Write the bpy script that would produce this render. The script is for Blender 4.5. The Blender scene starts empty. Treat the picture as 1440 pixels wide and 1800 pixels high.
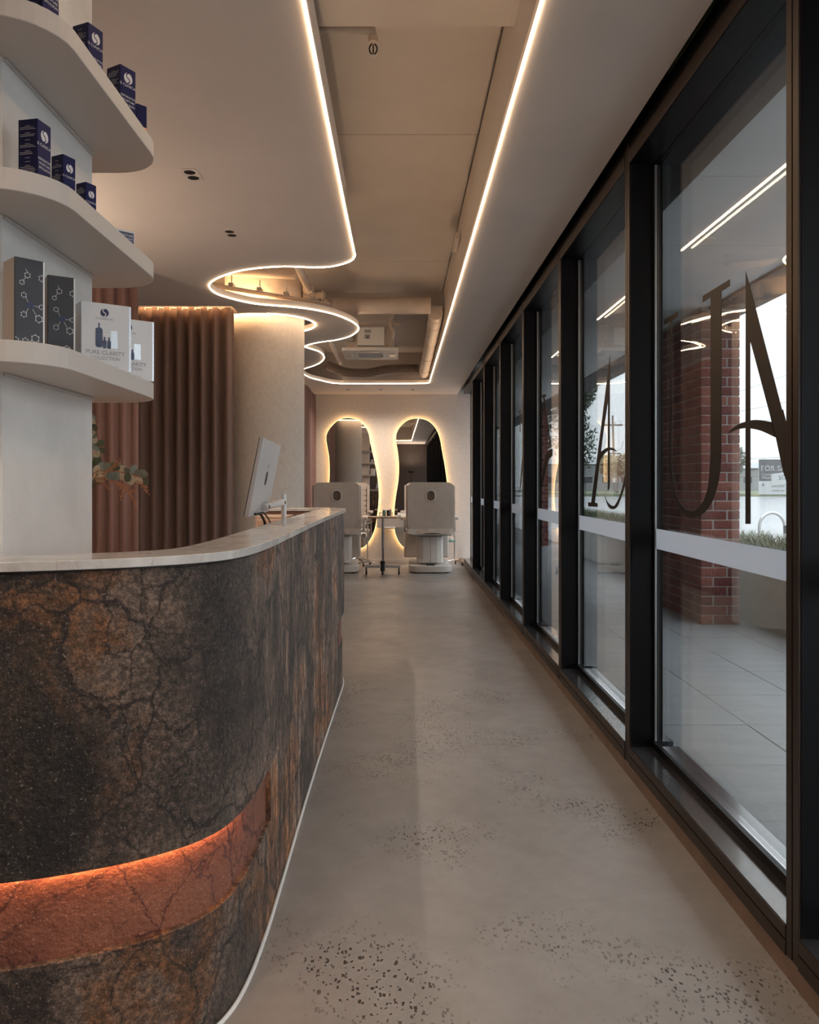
import bpy, bmesh, math, random
from mathutils import Vector, Matrix
from mathutils.geometry import tessellate_polygon
random.seed(7)
SC = bpy.context.scene
COL = SC.collection
R = math.radians

# ------------------------------------------------------------------ camera, world, exposure
F, CX, CY, H = 1400.0, 701.0, 851.0, 1.25          # focal length in pixels, horizon centre, eye height
cam_d = bpy.data.cameras.new('camera'); cam = bpy.data.objects.new('camera', cam_d); COL.objects.link(cam)
cam.location = (0, 0, H); cam.rotation_euler = (R(90), 0, 0)
cam_d.sensor_width = 36; cam_d.lens = 36*F/1800
cam_d.shift_x = (720-CX)/1800; cam_d.shift_y = -(900-CY)/1800
cam_d.clip_start = 0.05; cam_d.clip_end = 600
SC.camera = cam
SKY = 1.8                 # horizon radiance of the overcast sky
world = bpy.data.worlds.new('overcast_sky'); SC.world = world; world.use_nodes = True
wn = world.node_tree; wn.nodes.clear()
wo = wn.nodes.new('ShaderNodeOutputWorld'); wb = wn.nodes.new('ShaderNodeBackground')
wtc = wn.nodes.new('ShaderNodeTexCoord'); wno = wn.nodes.new('ShaderNodeTexNoise'); wcr = wn.nodes.new('ShaderNodeValToRGB')
wno.inputs['Scale'].default_value = 2.0; wno.inputs['Detail'].default_value = 3
wcr.color_ramp.elements[0].position = .3; wcr.color_ramp.elements[0].color = (.74, .80, .88, 1)
wcr.color_ramp.elements[1].position = .75; wcr.color_ramp.elements[1].color = (.90, .94, 1.0, 1)
wn.links.new(wtc.outputs['Generated'], wno.inputs['Vector']); wn.links.new(wno.outputs[0], wcr.inputs[0])
wn.links.new(wcr.outputs[0], wb.inputs[0]); wn.links.new(wb.outputs[0], wo.inputs[0])
wsp = wn.nodes.new('ShaderNodeSeparateXYZ'); wmr = wn.nodes.new('ShaderNodeMapRange')   # overcast sky: three times brighter overhead than at the horizon
wn.links.new(wtc.outputs['Generated'], wsp.inputs[0]); wn.links.new(wsp.outputs[2], wmr.inputs[0])
wmr.inputs[3].default_value = SKY; wmr.inputs[4].default_value = SKY*3; wn.links.new(wmr.outputs[0], wb.inputs[1])
SC.view_settings.view_transform = 'Standard'; SC.view_settings.look = 'None'
SC.view_settings.gamma = 1; SC.view_settings.exposure = 0.25; SC.view_settings.use_curve_mapping = False
SC.cycles.transparent_max_bounces = 24; SC.cycles.max_bounces = 10; SC.cycles.diffuse_bounces = 5
SC.cycles.use_denoising = True; SC.cycles.sample_clamp_indirect = 6; SC.cycles.caustics_reflective = False; SC.cycles.caustics_refractive = False
LED_POWER = 24.0          # radiance of the warm strips
FILL_UP_W = 66.0
SPOT_W = 19.0

# ------------------------------------------------------------------ helpers
def PZ(px, py, z):
    Y = F*(z-H)/(CY-py); return Vector(((px-CX)/F*Y, Y, z))
def PY(px, py, Y): return Vector(((px-CX)/F*Y, Y, H-(py-CY)/F*Y))
def PX(px, py, X):
    Y = X*F/(px-CX); return Vector((X, Y, H-(py-CY)/F*Y))

class MB:
    def __init__(s): s.v = []; s.f = []
    def add(s, vs, fs):
        n = len(s.v); s.v += [Vector(v) for v in vs]; s.f += [tuple(i+n for i in f) for f in fs]; return s
    def box(s, x0, x1, y0, y1, z0, z1, M=None):
        vs = [Vector((x, y, z)) for z in (z0, z1) for y in (y0, y1) for x in (x0, x1)]
        if M: vs = [M @ v for v in vs]
        return s.add(vs, [(0,2,3,1),(4,5,7,6),(0,1,5,4),(2,6,7,3),(0,4,6,2),(1,3,7,5)])
    def tube(s, pts, r, n=10, closed=False, cap=True):
        pts = [Vector(p) for p in pts]; m = len(pts); rings = []; up = None
        for i, p in enumerate(pts):
            if closed: t = pts[(i+1) % m]-pts[i-1]
            else: t = pts[min(i+1, m-1)]-pts[max(i-1, 0)]
            if t.length < 1e-9: t = Vector((0, 0, 1))
            t.normalize()
            if up is None: up = Vector((0, 0, 1)) if abs(t.z) < .9 else Vector((1, 0, 0))
            a = t.cross(up)
            if a.length < 1e-4: a = t.orthogonal()
            a.normalize(); b = a.cross(t).normalized(); up = b
            rr = r(i/(m-1)) if callable(r) else r
            rings.append([p+(a*math.cos(2*math.pi*k/n)+b*math.sin(2*math.pi*k/n))*rr for k in range(n)])
        vs = [v for g in rings for v in g]; fs = []
        for i in range(m if closed else m-1):
            j = (i+1) % m
            for k in range(n): fs.append((i*n+k, i*n+(k+1) % n, j*n+(k+1) % n, j*n+k))
        if cap and not closed: fs.append(tuple(range(n))[::-1]); fs.append(tuple((m-1)*n+k for k in range(n)))
        return s.add(vs, fs)
    def lathe(s, prof, c, n=32, M=None):                    # prof: (r, z)
        c = Vector(c); vs = []; fs = []
        for r, z in prof:
            for k in range(n):
                a = 2*math.pi*k/n; v = Vector((r*math.cos(a), r*math.sin(a), z))
                vs.append(c+(M @ v if M else v))
        m = len(prof)
        for i in range(m-1):
            for k in range(n): fs.append((i*n+k, i*n+(k+1) % n, (i+1)*n+(k+1) % n, (i+1)*n+k))
        fs.append(tuple(range(n))[::-1]); fs.append(tuple((m-1)*n+k for k in range(n)))
        return s.add(vs, fs)
    def solid(s, loops, d0, d1, fn):                        # 2D outline (first) and holes, extruded; fn(u, v, d)
        lp = [[Vector((p[0], p[1], 0)) for p in L] for L in loops]
        tris = tessellate_polygon(lp); flat = [p for L in lp for p in L]; N = len(flat)
        vs = [fn(p.x, p.y, d0) for p in flat]+[fn(p.x, p.y, d1) for p in flat]
        fs = [tuple(t) for t in tris]+[tuple(i+N for i in t)[::-1] for t in tris]
        o = 0
        for L in lp:
            n = len(L)
            for i in range(n): j = (i+1) % n; fs.append((o+i, o+j, o+j+N, o+i+N))
            o += n
        return s.add(vs, fs)
    def ribbon(s, A, B, z0, z1):                            # band between two plan paths, extruded in z
        n = len(A); vs = []
        for P in (A, B):
            for z in (z0, z1): vs += [Vector((p[0], p[1], z)) for p in P]
        fs = []
        for i in range(n-1):
            fs += [(i, i+1, n+i+1, n+i), (2*n+i, 3*n+i, 3*n+i+1, 2*n+i+1), (i, 2*n+i, 2*n+i+1, i+1), (n+i, n+i+1, 3*n+i+1, 3*n+i)]
        fs += [(0, n, 3*n, 2*n), (n-1, 3*n-1, 4*n-1, 2*n-1)]
        return s.add(vs, fs)

WM = {}
def origin_of(o): return WM.get(o.name, Matrix())
def O(name, mb, mat, parent=None, smooth=False, bevel=0, seg=2, kind=None, label=None, weld=False):
    me = bpy.data.meshes.new(name)
    if parent is None:
        xs = [v.x for v in mb.v]; ys = [v.y for v in mb.v]; zs = [v.z for v in mb.v]
        W = Matrix.Translation(((min(xs)+max(xs))/2, (min(ys)+max(ys))/2, min(zs)))
    else: W = origin_of(parent)
    Wi = W.inverted()
    me.from_pydata([tuple(Wi @ v) for v in mb.v], [], mb.f)
    bm = bmesh.new(); bm.from_mesh(me)
    if weld: bmesh.ops.remove_doubles(bm, verts=bm.verts, dist=1e-5)
    bmesh.ops.recalc_face_normals(bm, faces=bm.faces); bm.to_mesh(me); bm.free()
    if smooth:
        for p in me.polygons: p.use_smooth = True
        try: me.set_sharp_from_angle(angle=R(38))
        except Exception: pass
    if mat: me.materials.append(mat)
    o = bpy.data.objects.new(name, me); COL.objects.link(o)
    if parent is None: o.matrix_world = W
    else: o.parent = parent
    WM[o.name] = W
    if bevel:
        m = o.modifiers.new('bevel', 'BEVEL'); m.width = bevel; m.segments = seg; m.limit_method = 'ANGLE'; m.angle_limit = R(40)
        if seg > 1:
            for p in me.polygons: p.use_smooth = True
            try: me.set_sharp_from_angle(angle=R(38))
            except Exception: pass
            m.harden_normals = False
    if kind: o['kind'] = kind
    if label: o['label'] = label
    return o
def E(name, loc, rz=0, label=None, cat=None, group=None, kind=None):
    o = bpy.data.objects.new(name, None); COL.objects.link(o); o.empty_display_size = .1
    o.location = loc; o.rotation_euler = (0, 0, rz)
    WM[o.name] = Matrix.Translation(loc) @ Matrix.Rotation(rz, 4, 'Z')
    return tag(o, label, cat, group, kind)
def tag(o, label=None, cat=None, group=None, kind=None):
    if label: o['label'] = label
    if cat: o['category'] = cat
    if group: o['group'] = group
    if kind: o['kind'] = kind
    return o
def copy_tree(o, parent=None):
    c = o.copy(); COL.objects.link(c); c.parent = parent
    for ch in list(o.children): copy_tree(ch, c)
    return c
def piece(name, me, M, parent):                             # one more object on shared mesh data
    o = bpy.data.objects.new(name, me); COL.objects.link(o); o.parent = parent
    o.matrix_local = origin_of(parent).inverted() @ M; return o
def pmesh(mb, mat, bevel=0):
    me = bpy.data.meshes.new('piece'); me.from_pydata([tuple(v) for v in mb.v], [], mb.f)
    bm = bmesh.new(); bm.from_mesh(me)
    if bevel: bmesh.ops.bevel(bm, geom=list(bm.edges), offset=bevel, segments=1, affect='EDGES')
    bmesh.ops.recalc_face_normals(bm, faces=bm.faces); bm.to_mesh(me); bm.free()
    me.materials.append(mat); return me
def spline(pts, n=8, closed=False):                         # Catmull-Rom
    P = [Vector(p) for p in pts]; m = len(P); out = []
    for i in range(m if closed else m-1):
        a = P[(i-1) % m] if closed or i > 0 else P[0]*2-P[1]
        b, c = P[i], P[(i+1) % m]
        d = P[(i+2) % m] if closed or i+2 < m else P[-1]*2-P[-2]
        for k in range(n):
            t = k/n; out.append(.5*((2*b)+(c-a)*t+(2*a-5*b+4*c-d)*t*t+(3*b-a-3*c+d)*t**3))
    if not closed: out.append(P[-1])
    return out
def offset(path, d):                                        # plan offset, + is to the left of travel
    n = len(path); out = []
    for i in range(n):
        t = Vector(path[min(i+1, n-1)])-Vector(path[max(i-1, 0)]); t = Vector((t.x, t.y)).normalized()
        out.append(Vector((path[i][0]-t.y*d, path[i][1]+t.x*d)))
    return out
def circ(cx, cy, r, n=48, a0=0, a1=360, ry=None):
    full = abs(a1-a0) >= 360; m = n if full else n+1
    return [(cx+r*math.cos(R(a0+(a1-a0)*k/n)), cy+(ry or r)*math.sin(R(a0+(a1-a0)*k/n))) for k in range(m)]
def rrect(x0, x1, y0, y1, r, n=5):
    out = []
    for cx, cy, a in ((x1-r, y1-r, 0), (x0+r, y1-r, 90), (x0+r, y0+r, 180), (x1-r, y0+r, 270)):
        out += [(cx+r*math.cos(R(a+90*k/n)), cy+r*math.sin(R(a+90*k/n))) for k in range(n+1)]
    return out
ZF = lambda u, v, d: Vector((u, v, d))
_tc = {}
def text2d(s, size):                                        # triangles of a line of text, centred in x on 0, baseline 0
    if (s, size) in _tc: return _tc[(s, size)]
    cu = bpy.data.curves.new('t', 'FONT'); cu.body = s; cu.size = size; cu.align_x = 'CENTER'; cu.resolution_u = 2
    ob = bpy.data.objects.new('t', cu); COL.objects.link(ob)
    me = bpy.data.meshes.new_from_object(ob.evaluated_get(bpy.context.evaluated_depsgraph_get()))
    r = ([v.co.copy() for v in me.vertices], [tuple(p.vertices) for p in me.polygons])
    bpy.data.objects.remove(ob); bpy.data.curves.remove(cu); bpy.data.meshes.remove(me)
    _tc[(s, size)] = r; return r
def put_text(mb, s, size, fn, sx=1):
    vs, fs = text2d(s, size); mb.add([fn(v.x*sx, v.y) for v in vs], fs)

# ------------------------------------------------------------------ materials
def mat(name, col, rough=.5, metal=0, var=0, vscale=8, bump=0, bscale=60, spec=.5, emit=None, es=0, coat=0, sheen=0, stretch=None, col2=None):
    m = bpy.data.materials.new(name); m.use_nodes = True; nt = m.node_tree; b = nt.nodes['Principled BSDF']
    b.inputs['Base Color'].default_value = (*col, 1); b.inputs['Roughness'].default_value = rough; b.inputs['Metallic'].default_value = metal
    b.inputs['Specular IOR Level'].default_value = spec; b.inputs['Coat Weight'].default_value = coat
    b.inputs['Coat Roughness'].default_value = .08
    if sheen: b.inputs['Sheen Weight'].default_value = sheen; b.inputs['Sheen Roughness'].default_value = .4
    if emit: b.inputs['Emission Color'].default_value = (*emit, 1); b.inputs['Emission Strength'].default_value = es
    tc = nt.nodes.new('ShaderNodeTexCoord'); mp = nt.nodes.new('ShaderNodeMapping'); nt.links.new(tc.outputs['Object'], mp.inputs[0])
    if stretch: mp.inputs['Scale'].default_value = stretch
    if var or col2:
        n = nt.nodes.new('ShaderNodeTexNoise'); n.inputs['Scale'].default_value = vscale; n.inputs['Detail'].default_value = 6
        nt.links.new(mp.outputs[0], n.inputs['Vector'])
        cr = nt.nodes.new('ShaderNodeValToRGB'); e = cr.color_ramp.elements
        e[0].position = .32; e[1].position = .68
        e[0].color = (*[c*(1-var) for c in col], 1); e[1].color = (*(col2 or [min(1, c*(1+var)) for c in col]), 1)
        nt.links.new(n.outputs[0], cr.inputs[0]); nt.links.new(cr.outputs[0], b.inputs['Base Color'])
    if bump:
        n = nt.nodes.new('ShaderNodeTexNoise'); n.inputs['Scale'].default_value = bscale; n.inputs['Detail'].default_value = 5
        nt.links.new(mp.outputs[0], n.inputs['Vector'])
        bp = nt.nodes.new('ShaderNodeBump'); bp.inputs['Strength'].default_value = bump; bp.inputs['Distance'].default_value = .01
        nt.links.new(n.outputs[0], bp.inputs['Height']); nt.links.new(bp.outputs[0], b.inputs['Normal'])
    return m
def glow(name, col, s):
    m = bpy.data.materials.new(name); m.use_nodes = True; nt = m.node_tree; nt.nodes.clear()
    o = nt.nodes.new('ShaderNodeOutputMaterial'); e = nt.nodes.new('ShaderNodeEmission')
    e.inputs[0].default_value = (*col, 1); e.inputs[1].default_value = s; nt.links.new(e.outputs[0], o.inputs[0]); return m

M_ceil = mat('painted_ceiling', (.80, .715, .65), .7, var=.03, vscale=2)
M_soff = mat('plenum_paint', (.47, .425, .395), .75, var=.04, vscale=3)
M_plaster = mat('limewash_plaster', (.72, .675, .635), .8, var=.09, vscale=5, bump=.15, bscale=90)
M_wallfar = mat('speckled_plaster', (.68, .61, .545), .8, var=.05, vscale=26, bump=.2, bscale=120)
M_shelf = mat('shelf_laminate', (.58, .535, .50), .45)
M_darkwall = mat('dark_brown_wall', (.045, .03, .024), .6)
M_frame = mat('charcoal_frame', (.006, .006, .0075), .34, spec=.14, bump=.02, bscale=20)
M_bronze = mat('bronze_frame_face', (.030, .018, .013), .38, metal=.4)
M_sill = mat('satin_sill', (.03, .03, .034), .22, spec=.9, coat=.4)
M_bead = mat('grey_metal_bead', (.30, .31, .32), .3, metal=.8)
M_band = mat('frosted_band_film', (.75, .77, .80), .5)
_nt = M_band.node_tree; _mx = _nt.nodes.new('ShaderNodeMixShader'); _tr = _nt.nodes.new('ShaderNodeBsdfTranslucent'); _tr.inputs[0].default_value = (.80, .83, .88, 1)
_nt.links.new(_nt.nodes['Principled BSDF'].outputs[0], _mx.inputs[1]); _nt.links.new(_tr.outputs[0], _mx.inputs[2]); _mx.inputs[0].default_value = .6
_nt.links.new(_mx.outputs[0], _nt.nodes['Material Output'].inputs[0])
M_decal = mat('black_vinyl_lettering', (.014, .011, .010), .5)
M_curtain = mat('mauve_velvet_curtain', (.20, .108, .09), .85, var=.08, vscale=70, bump=.15, bscale=300, sheen=.35)
M_curtain2 = mat('brown_velvet_curtain', (.20, .125, .10), .85, var=.08, vscale=70, bump=.15, bscale=300, sheen=.3)
M_led = glow('warm_led', (1.0, .70, .44), LED_POWER)
M_ledh = glow('cove_led', (1.0, .60, .28), 78.0)
M_ledm = glow('mirror_rim', (1.0, .66, .28), 2.4)
M_ledb = glow('mirror_backlight', (1.0, .60, .24), 15.0)
M_plug = mat('dark_taupe_upholstery', (.22, .17, .14), .5)
M_ledc = glow('counter_led', (1.0, .45, .18), 62.0)
M_mirror = mat('mirror_glass', (.72, .70, .68), .01, metal=1)
M_vinyl = mat('taupe_upholstery', (.70, .62, .555), .5, var=.04, vscale=12, bump=.06, bscale=40)
M_plastic = mat('cream_plastic', (.74, .68, .63), .35)
M_chrome = mat('chrome', (.75, .72, .70), .12, metal=1)
M_steel = mat('satin_aluminium', (.52, .51, .51), .35, metal=.75)
M_alum = mat('pale_aluminium', (.62, .63, .65), .35, metal=.35)
M_black = mat('black_rubber', (.012, .012, .012), .5)
M_white = mat('white_plastic', (.75, .74, .72), .4)
M_oak = mat('warm_timber', (.40, .27, .18), .4, var=.15, vscale=6, stretch=(1, 12, 12))
M_duct = mat('painted_duct', (.56, .48, .42), .6, var=.06, vscale=12)
M_flex = mat('flexible_hose', (.22, .17, .14), .6)
M_navy = mat('navy_carton', (.006, .010, .078), .4, spec=.15)
M_navys = mat('navy_carton_side', (.010, .011, .045), .45, spec=.15)
M_foil = mat('graphite_foil_carton', (.035, .033, .038), .34, metal=.35)
M_carton = mat('white_carton', (.80, .80, .82), .35)
M_silver = mat('silver_card_edge', (.50, .50, .52), .25, metal=.9)
M_cream = mat('cream_reflection_and_tube', (.40, .34, .29), .5)
M_print = mat('white_print', (.72, .72, .76), .5)
M_gold = mat('copper_foil_print', (.80, .42, .25), .3, metal=.8)
M_pnavy = mat('navy_print', (.02, .03, .10), .5)
M_pgrey = mat('grey_print', (.33, .33, .36), .5)
M_pmid = mat('slate_blue_print', (.06, .08, .16), .4)
M_screen = mat('dark_screen', (.01, .01, .012), .1)
M_inner = mat('peach_laminate', (.52, .36, .27), .45)
M_brick = [mat('red_brick', (.20, .060, .045), .9, var=.28, vscale=26, bump=.5, bscale=80),
           mat('deep_red_brick', (.155, .044, .036), .9, var=.28, vscale=26, bump=.5, bscale=80),
           mat('pale_red_brick', (.25, .085, .062), .9, var=.28, vscale=26, bump=.5, bscale=80)]
M_mortar = mat('mortar', (.40, .37, .34), .95, var=.15, vscale=40, bump=.4, bscale=120)
M_eaves = mat('soffit_board', (.80, .80, .80), .8, var=.04, vscale=3)
M_fascia = mat('dark_fascia', (.06, .055, .055), .6)
M_road = mat('wet_asphalt', (.20, .204, .212), .22, var=.25, vscale=1.5, bump=.08, bscale=3, stretch=(.25, 1, 1))
M_grassy = mat('strappy_grass', (.075, .10, .035), .6, var=.3, vscale=9)
M_verge = mat('verge_grass', (.12, .14, .08), .9, var=.2, vscale=3)
M_soil = mat('planter_soil', (.05, .04, .03), .9)
M_conc = mat('precast_planter', (.34, .33, .32), .75, var=.08, vscale=6, bump=.1)
M_kerb = mat('concrete_kerb', (.22, .15, .11), .6, var=.15, vscale=8, bump=.1)
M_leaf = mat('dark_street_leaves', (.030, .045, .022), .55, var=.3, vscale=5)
M_farleaf = mat('hazy_far_leaves', (.15, .165, .14), .9, var=.3, vscale=.8)  # distance haze is painted into the far leaf, autumn leaf and shed colours
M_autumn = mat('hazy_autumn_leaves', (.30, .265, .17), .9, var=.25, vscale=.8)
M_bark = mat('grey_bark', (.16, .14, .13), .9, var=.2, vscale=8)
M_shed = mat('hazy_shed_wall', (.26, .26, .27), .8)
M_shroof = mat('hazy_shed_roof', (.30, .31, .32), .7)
M_dkglass = mat('dark_window', (.05, .05, .06), .2)
M_signg = mat('sign_grey', (.10, .105, .115), .6)
M_signw = mat('sign_white', (.46, .47, .48), .6)
M_sage = mat('sage_leaf', (.27, .32, .28), .55, var=.25, vscale=20)
M_sage2 = mat('cream_leaf', (.64, .55, .40), .6, var=.2, vscale=20)
M_sage3 = mat('deep_green_leaf', (.12, .145, .09), .6, var=.25, vscale=20)
M_russet = mat('russet_sprig', (.46, .20, .10), .7)
M_glassg = mat('green_glass', (.10, .32, .26), .15)
M_olive = mat('olive_panel', (.38, .42, .22), .5)

def glass_mat():
    m = bpy.data.materials.new('window_glass'); m.use_nodes = True; nt = m.node_tree; nt.nodes.clear()
    o = nt.nodes.new('ShaderNodeOutputMaterial'); mx = nt.nodes.new('ShaderNodeMixShader')
    t = nt.nodes.new('ShaderNodeBsdfTransparent'); g = nt.nodes.new('ShaderNodeBsdfGlossy')
    t.inputs[0].default_value = (.95, .965, .96, 1); g.inputs['Roughness'].default_value = 0; g.inputs[0].default_value = (.95, .95, .95, 1)
    lw = nt.nodes.new('ShaderNodeLayerWeight'); lw.inputs['Blend'].default_value = .5
    p = nt.nodes.new('ShaderNodeMath'); p.operation = 'POWER'; p.inputs[1].default_value = 5
    a = nt.nodes.new('ShaderNodeMath'); a.operation = 'MULTIPLY_ADD'; a.inputs[1].default_value = .95; a.inputs[2].default_value = .045
    nt.links.new(lw.outputs['Facing'], p.inputs[0]); nt.links.new(p.outputs[0], a.inputs[0]); nt.links.new(a.outputs[0], mx.inputs[0])
    nt.links.new(t.outputs[0], mx.inputs[1]); nt.links.new(g.outputs[0], mx.inputs[2]); nt.links.new(mx.outputs[0], o.inputs[0])
    return m
M_glass = glass_mat()

class NT:                                                   # small node-tree builder
    def __init__(s, name):
        s.m = bpy.data.materials.new(name); s.m.use_nodes = True; s.t = s.m.node_tree; s.b = s.t.nodes['Principled BSDF']
        s.tc = s.t.nodes.new('ShaderNodeTexCoord')
    def n(s, k, ins=None, **kw):
        x = s.t.nodes.new(k)
        for a, b in kw.items(): setattr(x, a, b)
        for a, b in (ins or {}).items():
            if hasattr(b, 'outputs'): b = b.outputs[0]
            if isinstance(b, bpy.types.NodeSocket): s.t.links.new(b, x.inputs[a])
            else: x.inputs[a].default_value = b
        return x
    def ramp(s, src, stops):
        x = s.n('ShaderNodeValToRGB', {0: src}); e = x.color_ramp.elements
        while len(e) < len(stops): e.new(.5)
        for el, (p, c) in zip(e, stops):
            el.position = p; el.color = (*c, 1) if isinstance(c, tuple) else (c, c, c, 1)
        return x
    def map(s, scale, src=None):
        return s.n('ShaderNodeMapping', {0: src or s.tc.outputs['Object'], 'Scale': scale})
    def noise(s, v, scale, detail=5, rough=.55, dist=0):
        return s.n('ShaderNodeTexNoise', {'Vector': v, 'Scale': scale, 'Detail': detail, 'Roughness': rough, 'Distortion': dist})
    def mix(s, f, a, b, mode='MIX'):
        x = s.t.nodes.new('ShaderNodeMix'); x.data_type = 'RGBA'; x.blend_type = mode
        for i, v in ((0, f), (6, a), (7, b)):
            if hasattr(v, 'outputs'): v = v.outputs[2] if v.bl_idname == 'ShaderNodeMix' else v.outputs[0]
            if isinstance(v, bpy.types.NodeSocket): s.t.links.new(v, x.inputs[i])
            else: x.inputs[i].default_value = v if i == 0 else (*v, 1)
        return x
    def link(s, a, sock):
        s.t.links.new(a.outputs[2] if a.bl_idname == 'ShaderNodeMix' else a.outputs[0], s.b.inputs[sock])
    def bump(s, h, st, dist=.01):
        x = s.n('ShaderNodeBump', {'Height': h, 'Strength': st, 'Distance': dist}); s.t.links.new(x.outputs[0], s.b.inputs['Normal'])

def floor_mat():
    t = NT('polished_concrete'); v = t.map((1, 1, 1))
    big = t.noise(v, 1.1, 5, .6); fine = t.noise(v, 9, 8, .7)
    base = t.ramp(big, [(.3, (.235, .212, .198)), (.5, (.285, .262, .248)), (.72, (.335, .312, .298))])
    base = t.mix(.35, base, t.ramp(fine, [(.3, (.20, .178, .162)), (.7, (.37, .345, .33))]))
    vo = t.n('ShaderNodeTexVoronoi', {'Vector': t.n('ShaderNodeVectorMath', {0: t.map((1, .62, 1)), 1: t.n('ShaderNodeVectorMath', {0: t.noise(v, 70, 2).outputs['Color'], 1: (.014, .014, 0)}, operation='MULTIPLY').outputs[0]}, operation='ADD').outputs[0], 'Scale': 105.0, 'Randomness': 1.0}, distance='CHEBYCHEV')
    size = t.n('ShaderNodeSeparateColor', {0: vo.outputs['Color']})
    thr = t.n('ShaderNodeMath', {0: size.outputs[0], 1: .40}, operation='MULTIPLY')
    spot = t.n('ShaderNodeMath', {0: vo.outputs['Distance'], 1: thr}, operation='LESS_THAN')
    pick = t.n('ShaderNodeMath', {0: size.outputs[1], 1: .12}, operation='GREATER_THAN')
    geo = t.n('ShaderNodeSeparateXYZ', {0: t.tc.outputs['Object']})
    mask = t.ramp(t.noise(v, 1.9, 4, .6), [(.50, .0), (.62, 1.0)])
    dens = t.n('ShaderNodeMath', {0: spot, 1: pick}, operation='MULTIPLY')
    dens = t.n('ShaderNodeMath', {0: dens, 1: mask}, operation='MULTIPLY')
    col = t.mix(dens, base, (.050, .042, .040))
    t.link(col, 'Base Color')
    rr = t.ramp(t.noise(v, 3, 5), [(.3, .28), (.7, .46)]); t.t.links.new(rr.outputs[0], t.b.inputs['Roughness'])
    t.b.inputs['Specular IOR Level'].default_value = .55
    t.bump(fine, .06, .004); return t.m
def stone_mat(name, red=False, streak=(1, 1, .35)):
    t = NT(name); v = t.map((1, 1, 1)); vs = t.map(streak)
    warp = t.n('ShaderNodeVectorMath', {0: v, 1: t.n('ShaderNodeVectorMath', {0: t.noise(v, 1.7, 4).outputs['Color'], 1: (.55, .55, .55)}, operation='MULTIPLY').outputs[0]}, operation='ADD')
    warp2 = t.n('ShaderNodeVectorMath', {0: warp, 1: t.n('ShaderNodeVectorMath', {0: t.noise(v, 9, 5, .7).outputs['Color'], 1: (.13, .13, .13)}, operation='MULTIPLY').outputs[0]}, operation='ADD')
    big = t.noise(warp, 1.6, 6, .6); mid = t.noise(vs, 9, 8, .75)
    if red:
        col = t.ramp(big, [(.36, (.14, .046, .028)), (.5, (.26, .085, .048)), (.64, (.36, .135, .075))])
        col = t.mix(.4, col, t.ramp(mid, [(.35, (.07, .025, .02)), (.65, (.33, .12, .07))]))
        vein = (.07, .02, .018)
    else:
        def blob(c, rad, amt):                              # a round patch of another tone, with a ragged noisy edge
            d = t.n('ShaderNodeVectorMath', {0: warp, 1: tuple(x+.27 for x in c)}, operation='DISTANCE')
            return t.ramp(t.n('ShaderNodeMath', {0: d.outputs['Value'], 1: rad}, operation='DIVIDE'), [(.55, amt), (1.0, 0.0)])
        lite = t.ramp(big, [(.36, (.030, .020, .016)), (.46, (.080, .056, .044)), (.53, (.150, .106, .084)), (.58, (.150, .068, .030)), (.64, (.070, .046, .036))])
        dark = t.ramp(mid, [(.40, (.006, .005, .005)), (.52, (.018, .014, .012)), (.62, (.045, .030, .022))])
        rust = t.ramp(t.noise(warp2, 5, 7, .7, .8), [(.44, (.020, .014, .011)), (.52, (.075, .036, .015)), (.58, (.21, .090, .034)), (.66, (.045, .030, .022))])
        patch = t.ramp(t.noise(v, 1.3, 3, .5, .4), [(.40, .75), (.52, 0.0)])
        col = t.mix(patch, lite, dark)
        col = t.mix(blob((-.30, -1.62, .98), .34, .85), col, rust)
        col = t.mix(blob((-.28, -1.63, .66), .38, .93), col, dark)
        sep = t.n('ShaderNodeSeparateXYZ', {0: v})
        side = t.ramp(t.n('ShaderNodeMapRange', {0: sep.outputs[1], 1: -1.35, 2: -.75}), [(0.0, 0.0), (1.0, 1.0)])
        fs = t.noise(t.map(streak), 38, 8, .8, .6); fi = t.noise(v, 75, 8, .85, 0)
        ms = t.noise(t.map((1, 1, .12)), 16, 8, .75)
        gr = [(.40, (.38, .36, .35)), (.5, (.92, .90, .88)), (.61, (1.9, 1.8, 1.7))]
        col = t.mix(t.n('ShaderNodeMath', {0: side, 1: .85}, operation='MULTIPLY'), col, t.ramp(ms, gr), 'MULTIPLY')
        col = t.mix(side, col, t.mix(1.0, col, (1.9, 1.85, 1.8), 'MULTIPLY'))  # straight side lightened, painting in the daylight that glances along it
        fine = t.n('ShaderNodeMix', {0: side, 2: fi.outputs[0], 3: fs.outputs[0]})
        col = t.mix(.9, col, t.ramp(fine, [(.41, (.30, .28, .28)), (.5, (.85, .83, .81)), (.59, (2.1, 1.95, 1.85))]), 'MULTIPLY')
        vein = (.014, .008, .008)
    vo = t.n('ShaderNodeTexVoronoi', {'Vector': warp2, 'Scale': 2.2}, feature='DISTANCE_TO_EDGE')
    vein1 = t.ramp(vo, [(0.0, .95), (.008, .7), (.021, 0.0)])
    vo2 = t.n('ShaderNodeTexVoronoi', {'Vector': warp2, 'Scale': 5.5}, feature='DISTANCE_TO_EDGE')
    vein2 = t.ramp(vo2, [(0.0, .95), (.012, .6), (.032, 0.0)])
    gate = t.ramp(t.noise(v, 2.3, 2), [(.40, 0.0), (.52, 1.0)])
    v2g = t.n('ShaderNodeMath', {0: vein2, 1: gate}, operation='MULTIPLY')
    col = t.mix(vein1, col, vein); col = t.mix(v2g, col, vein)
    vo3 = t.n('ShaderNodeTexVoronoi', {'Vector': warp2, 'Scale': 13.0}, feature='DISTANCE_TO_EDGE')
    g3 = t.ramp(t.noise(v, 3.1, 2), [(.50, 0.0), (.60, .8)])
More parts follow.
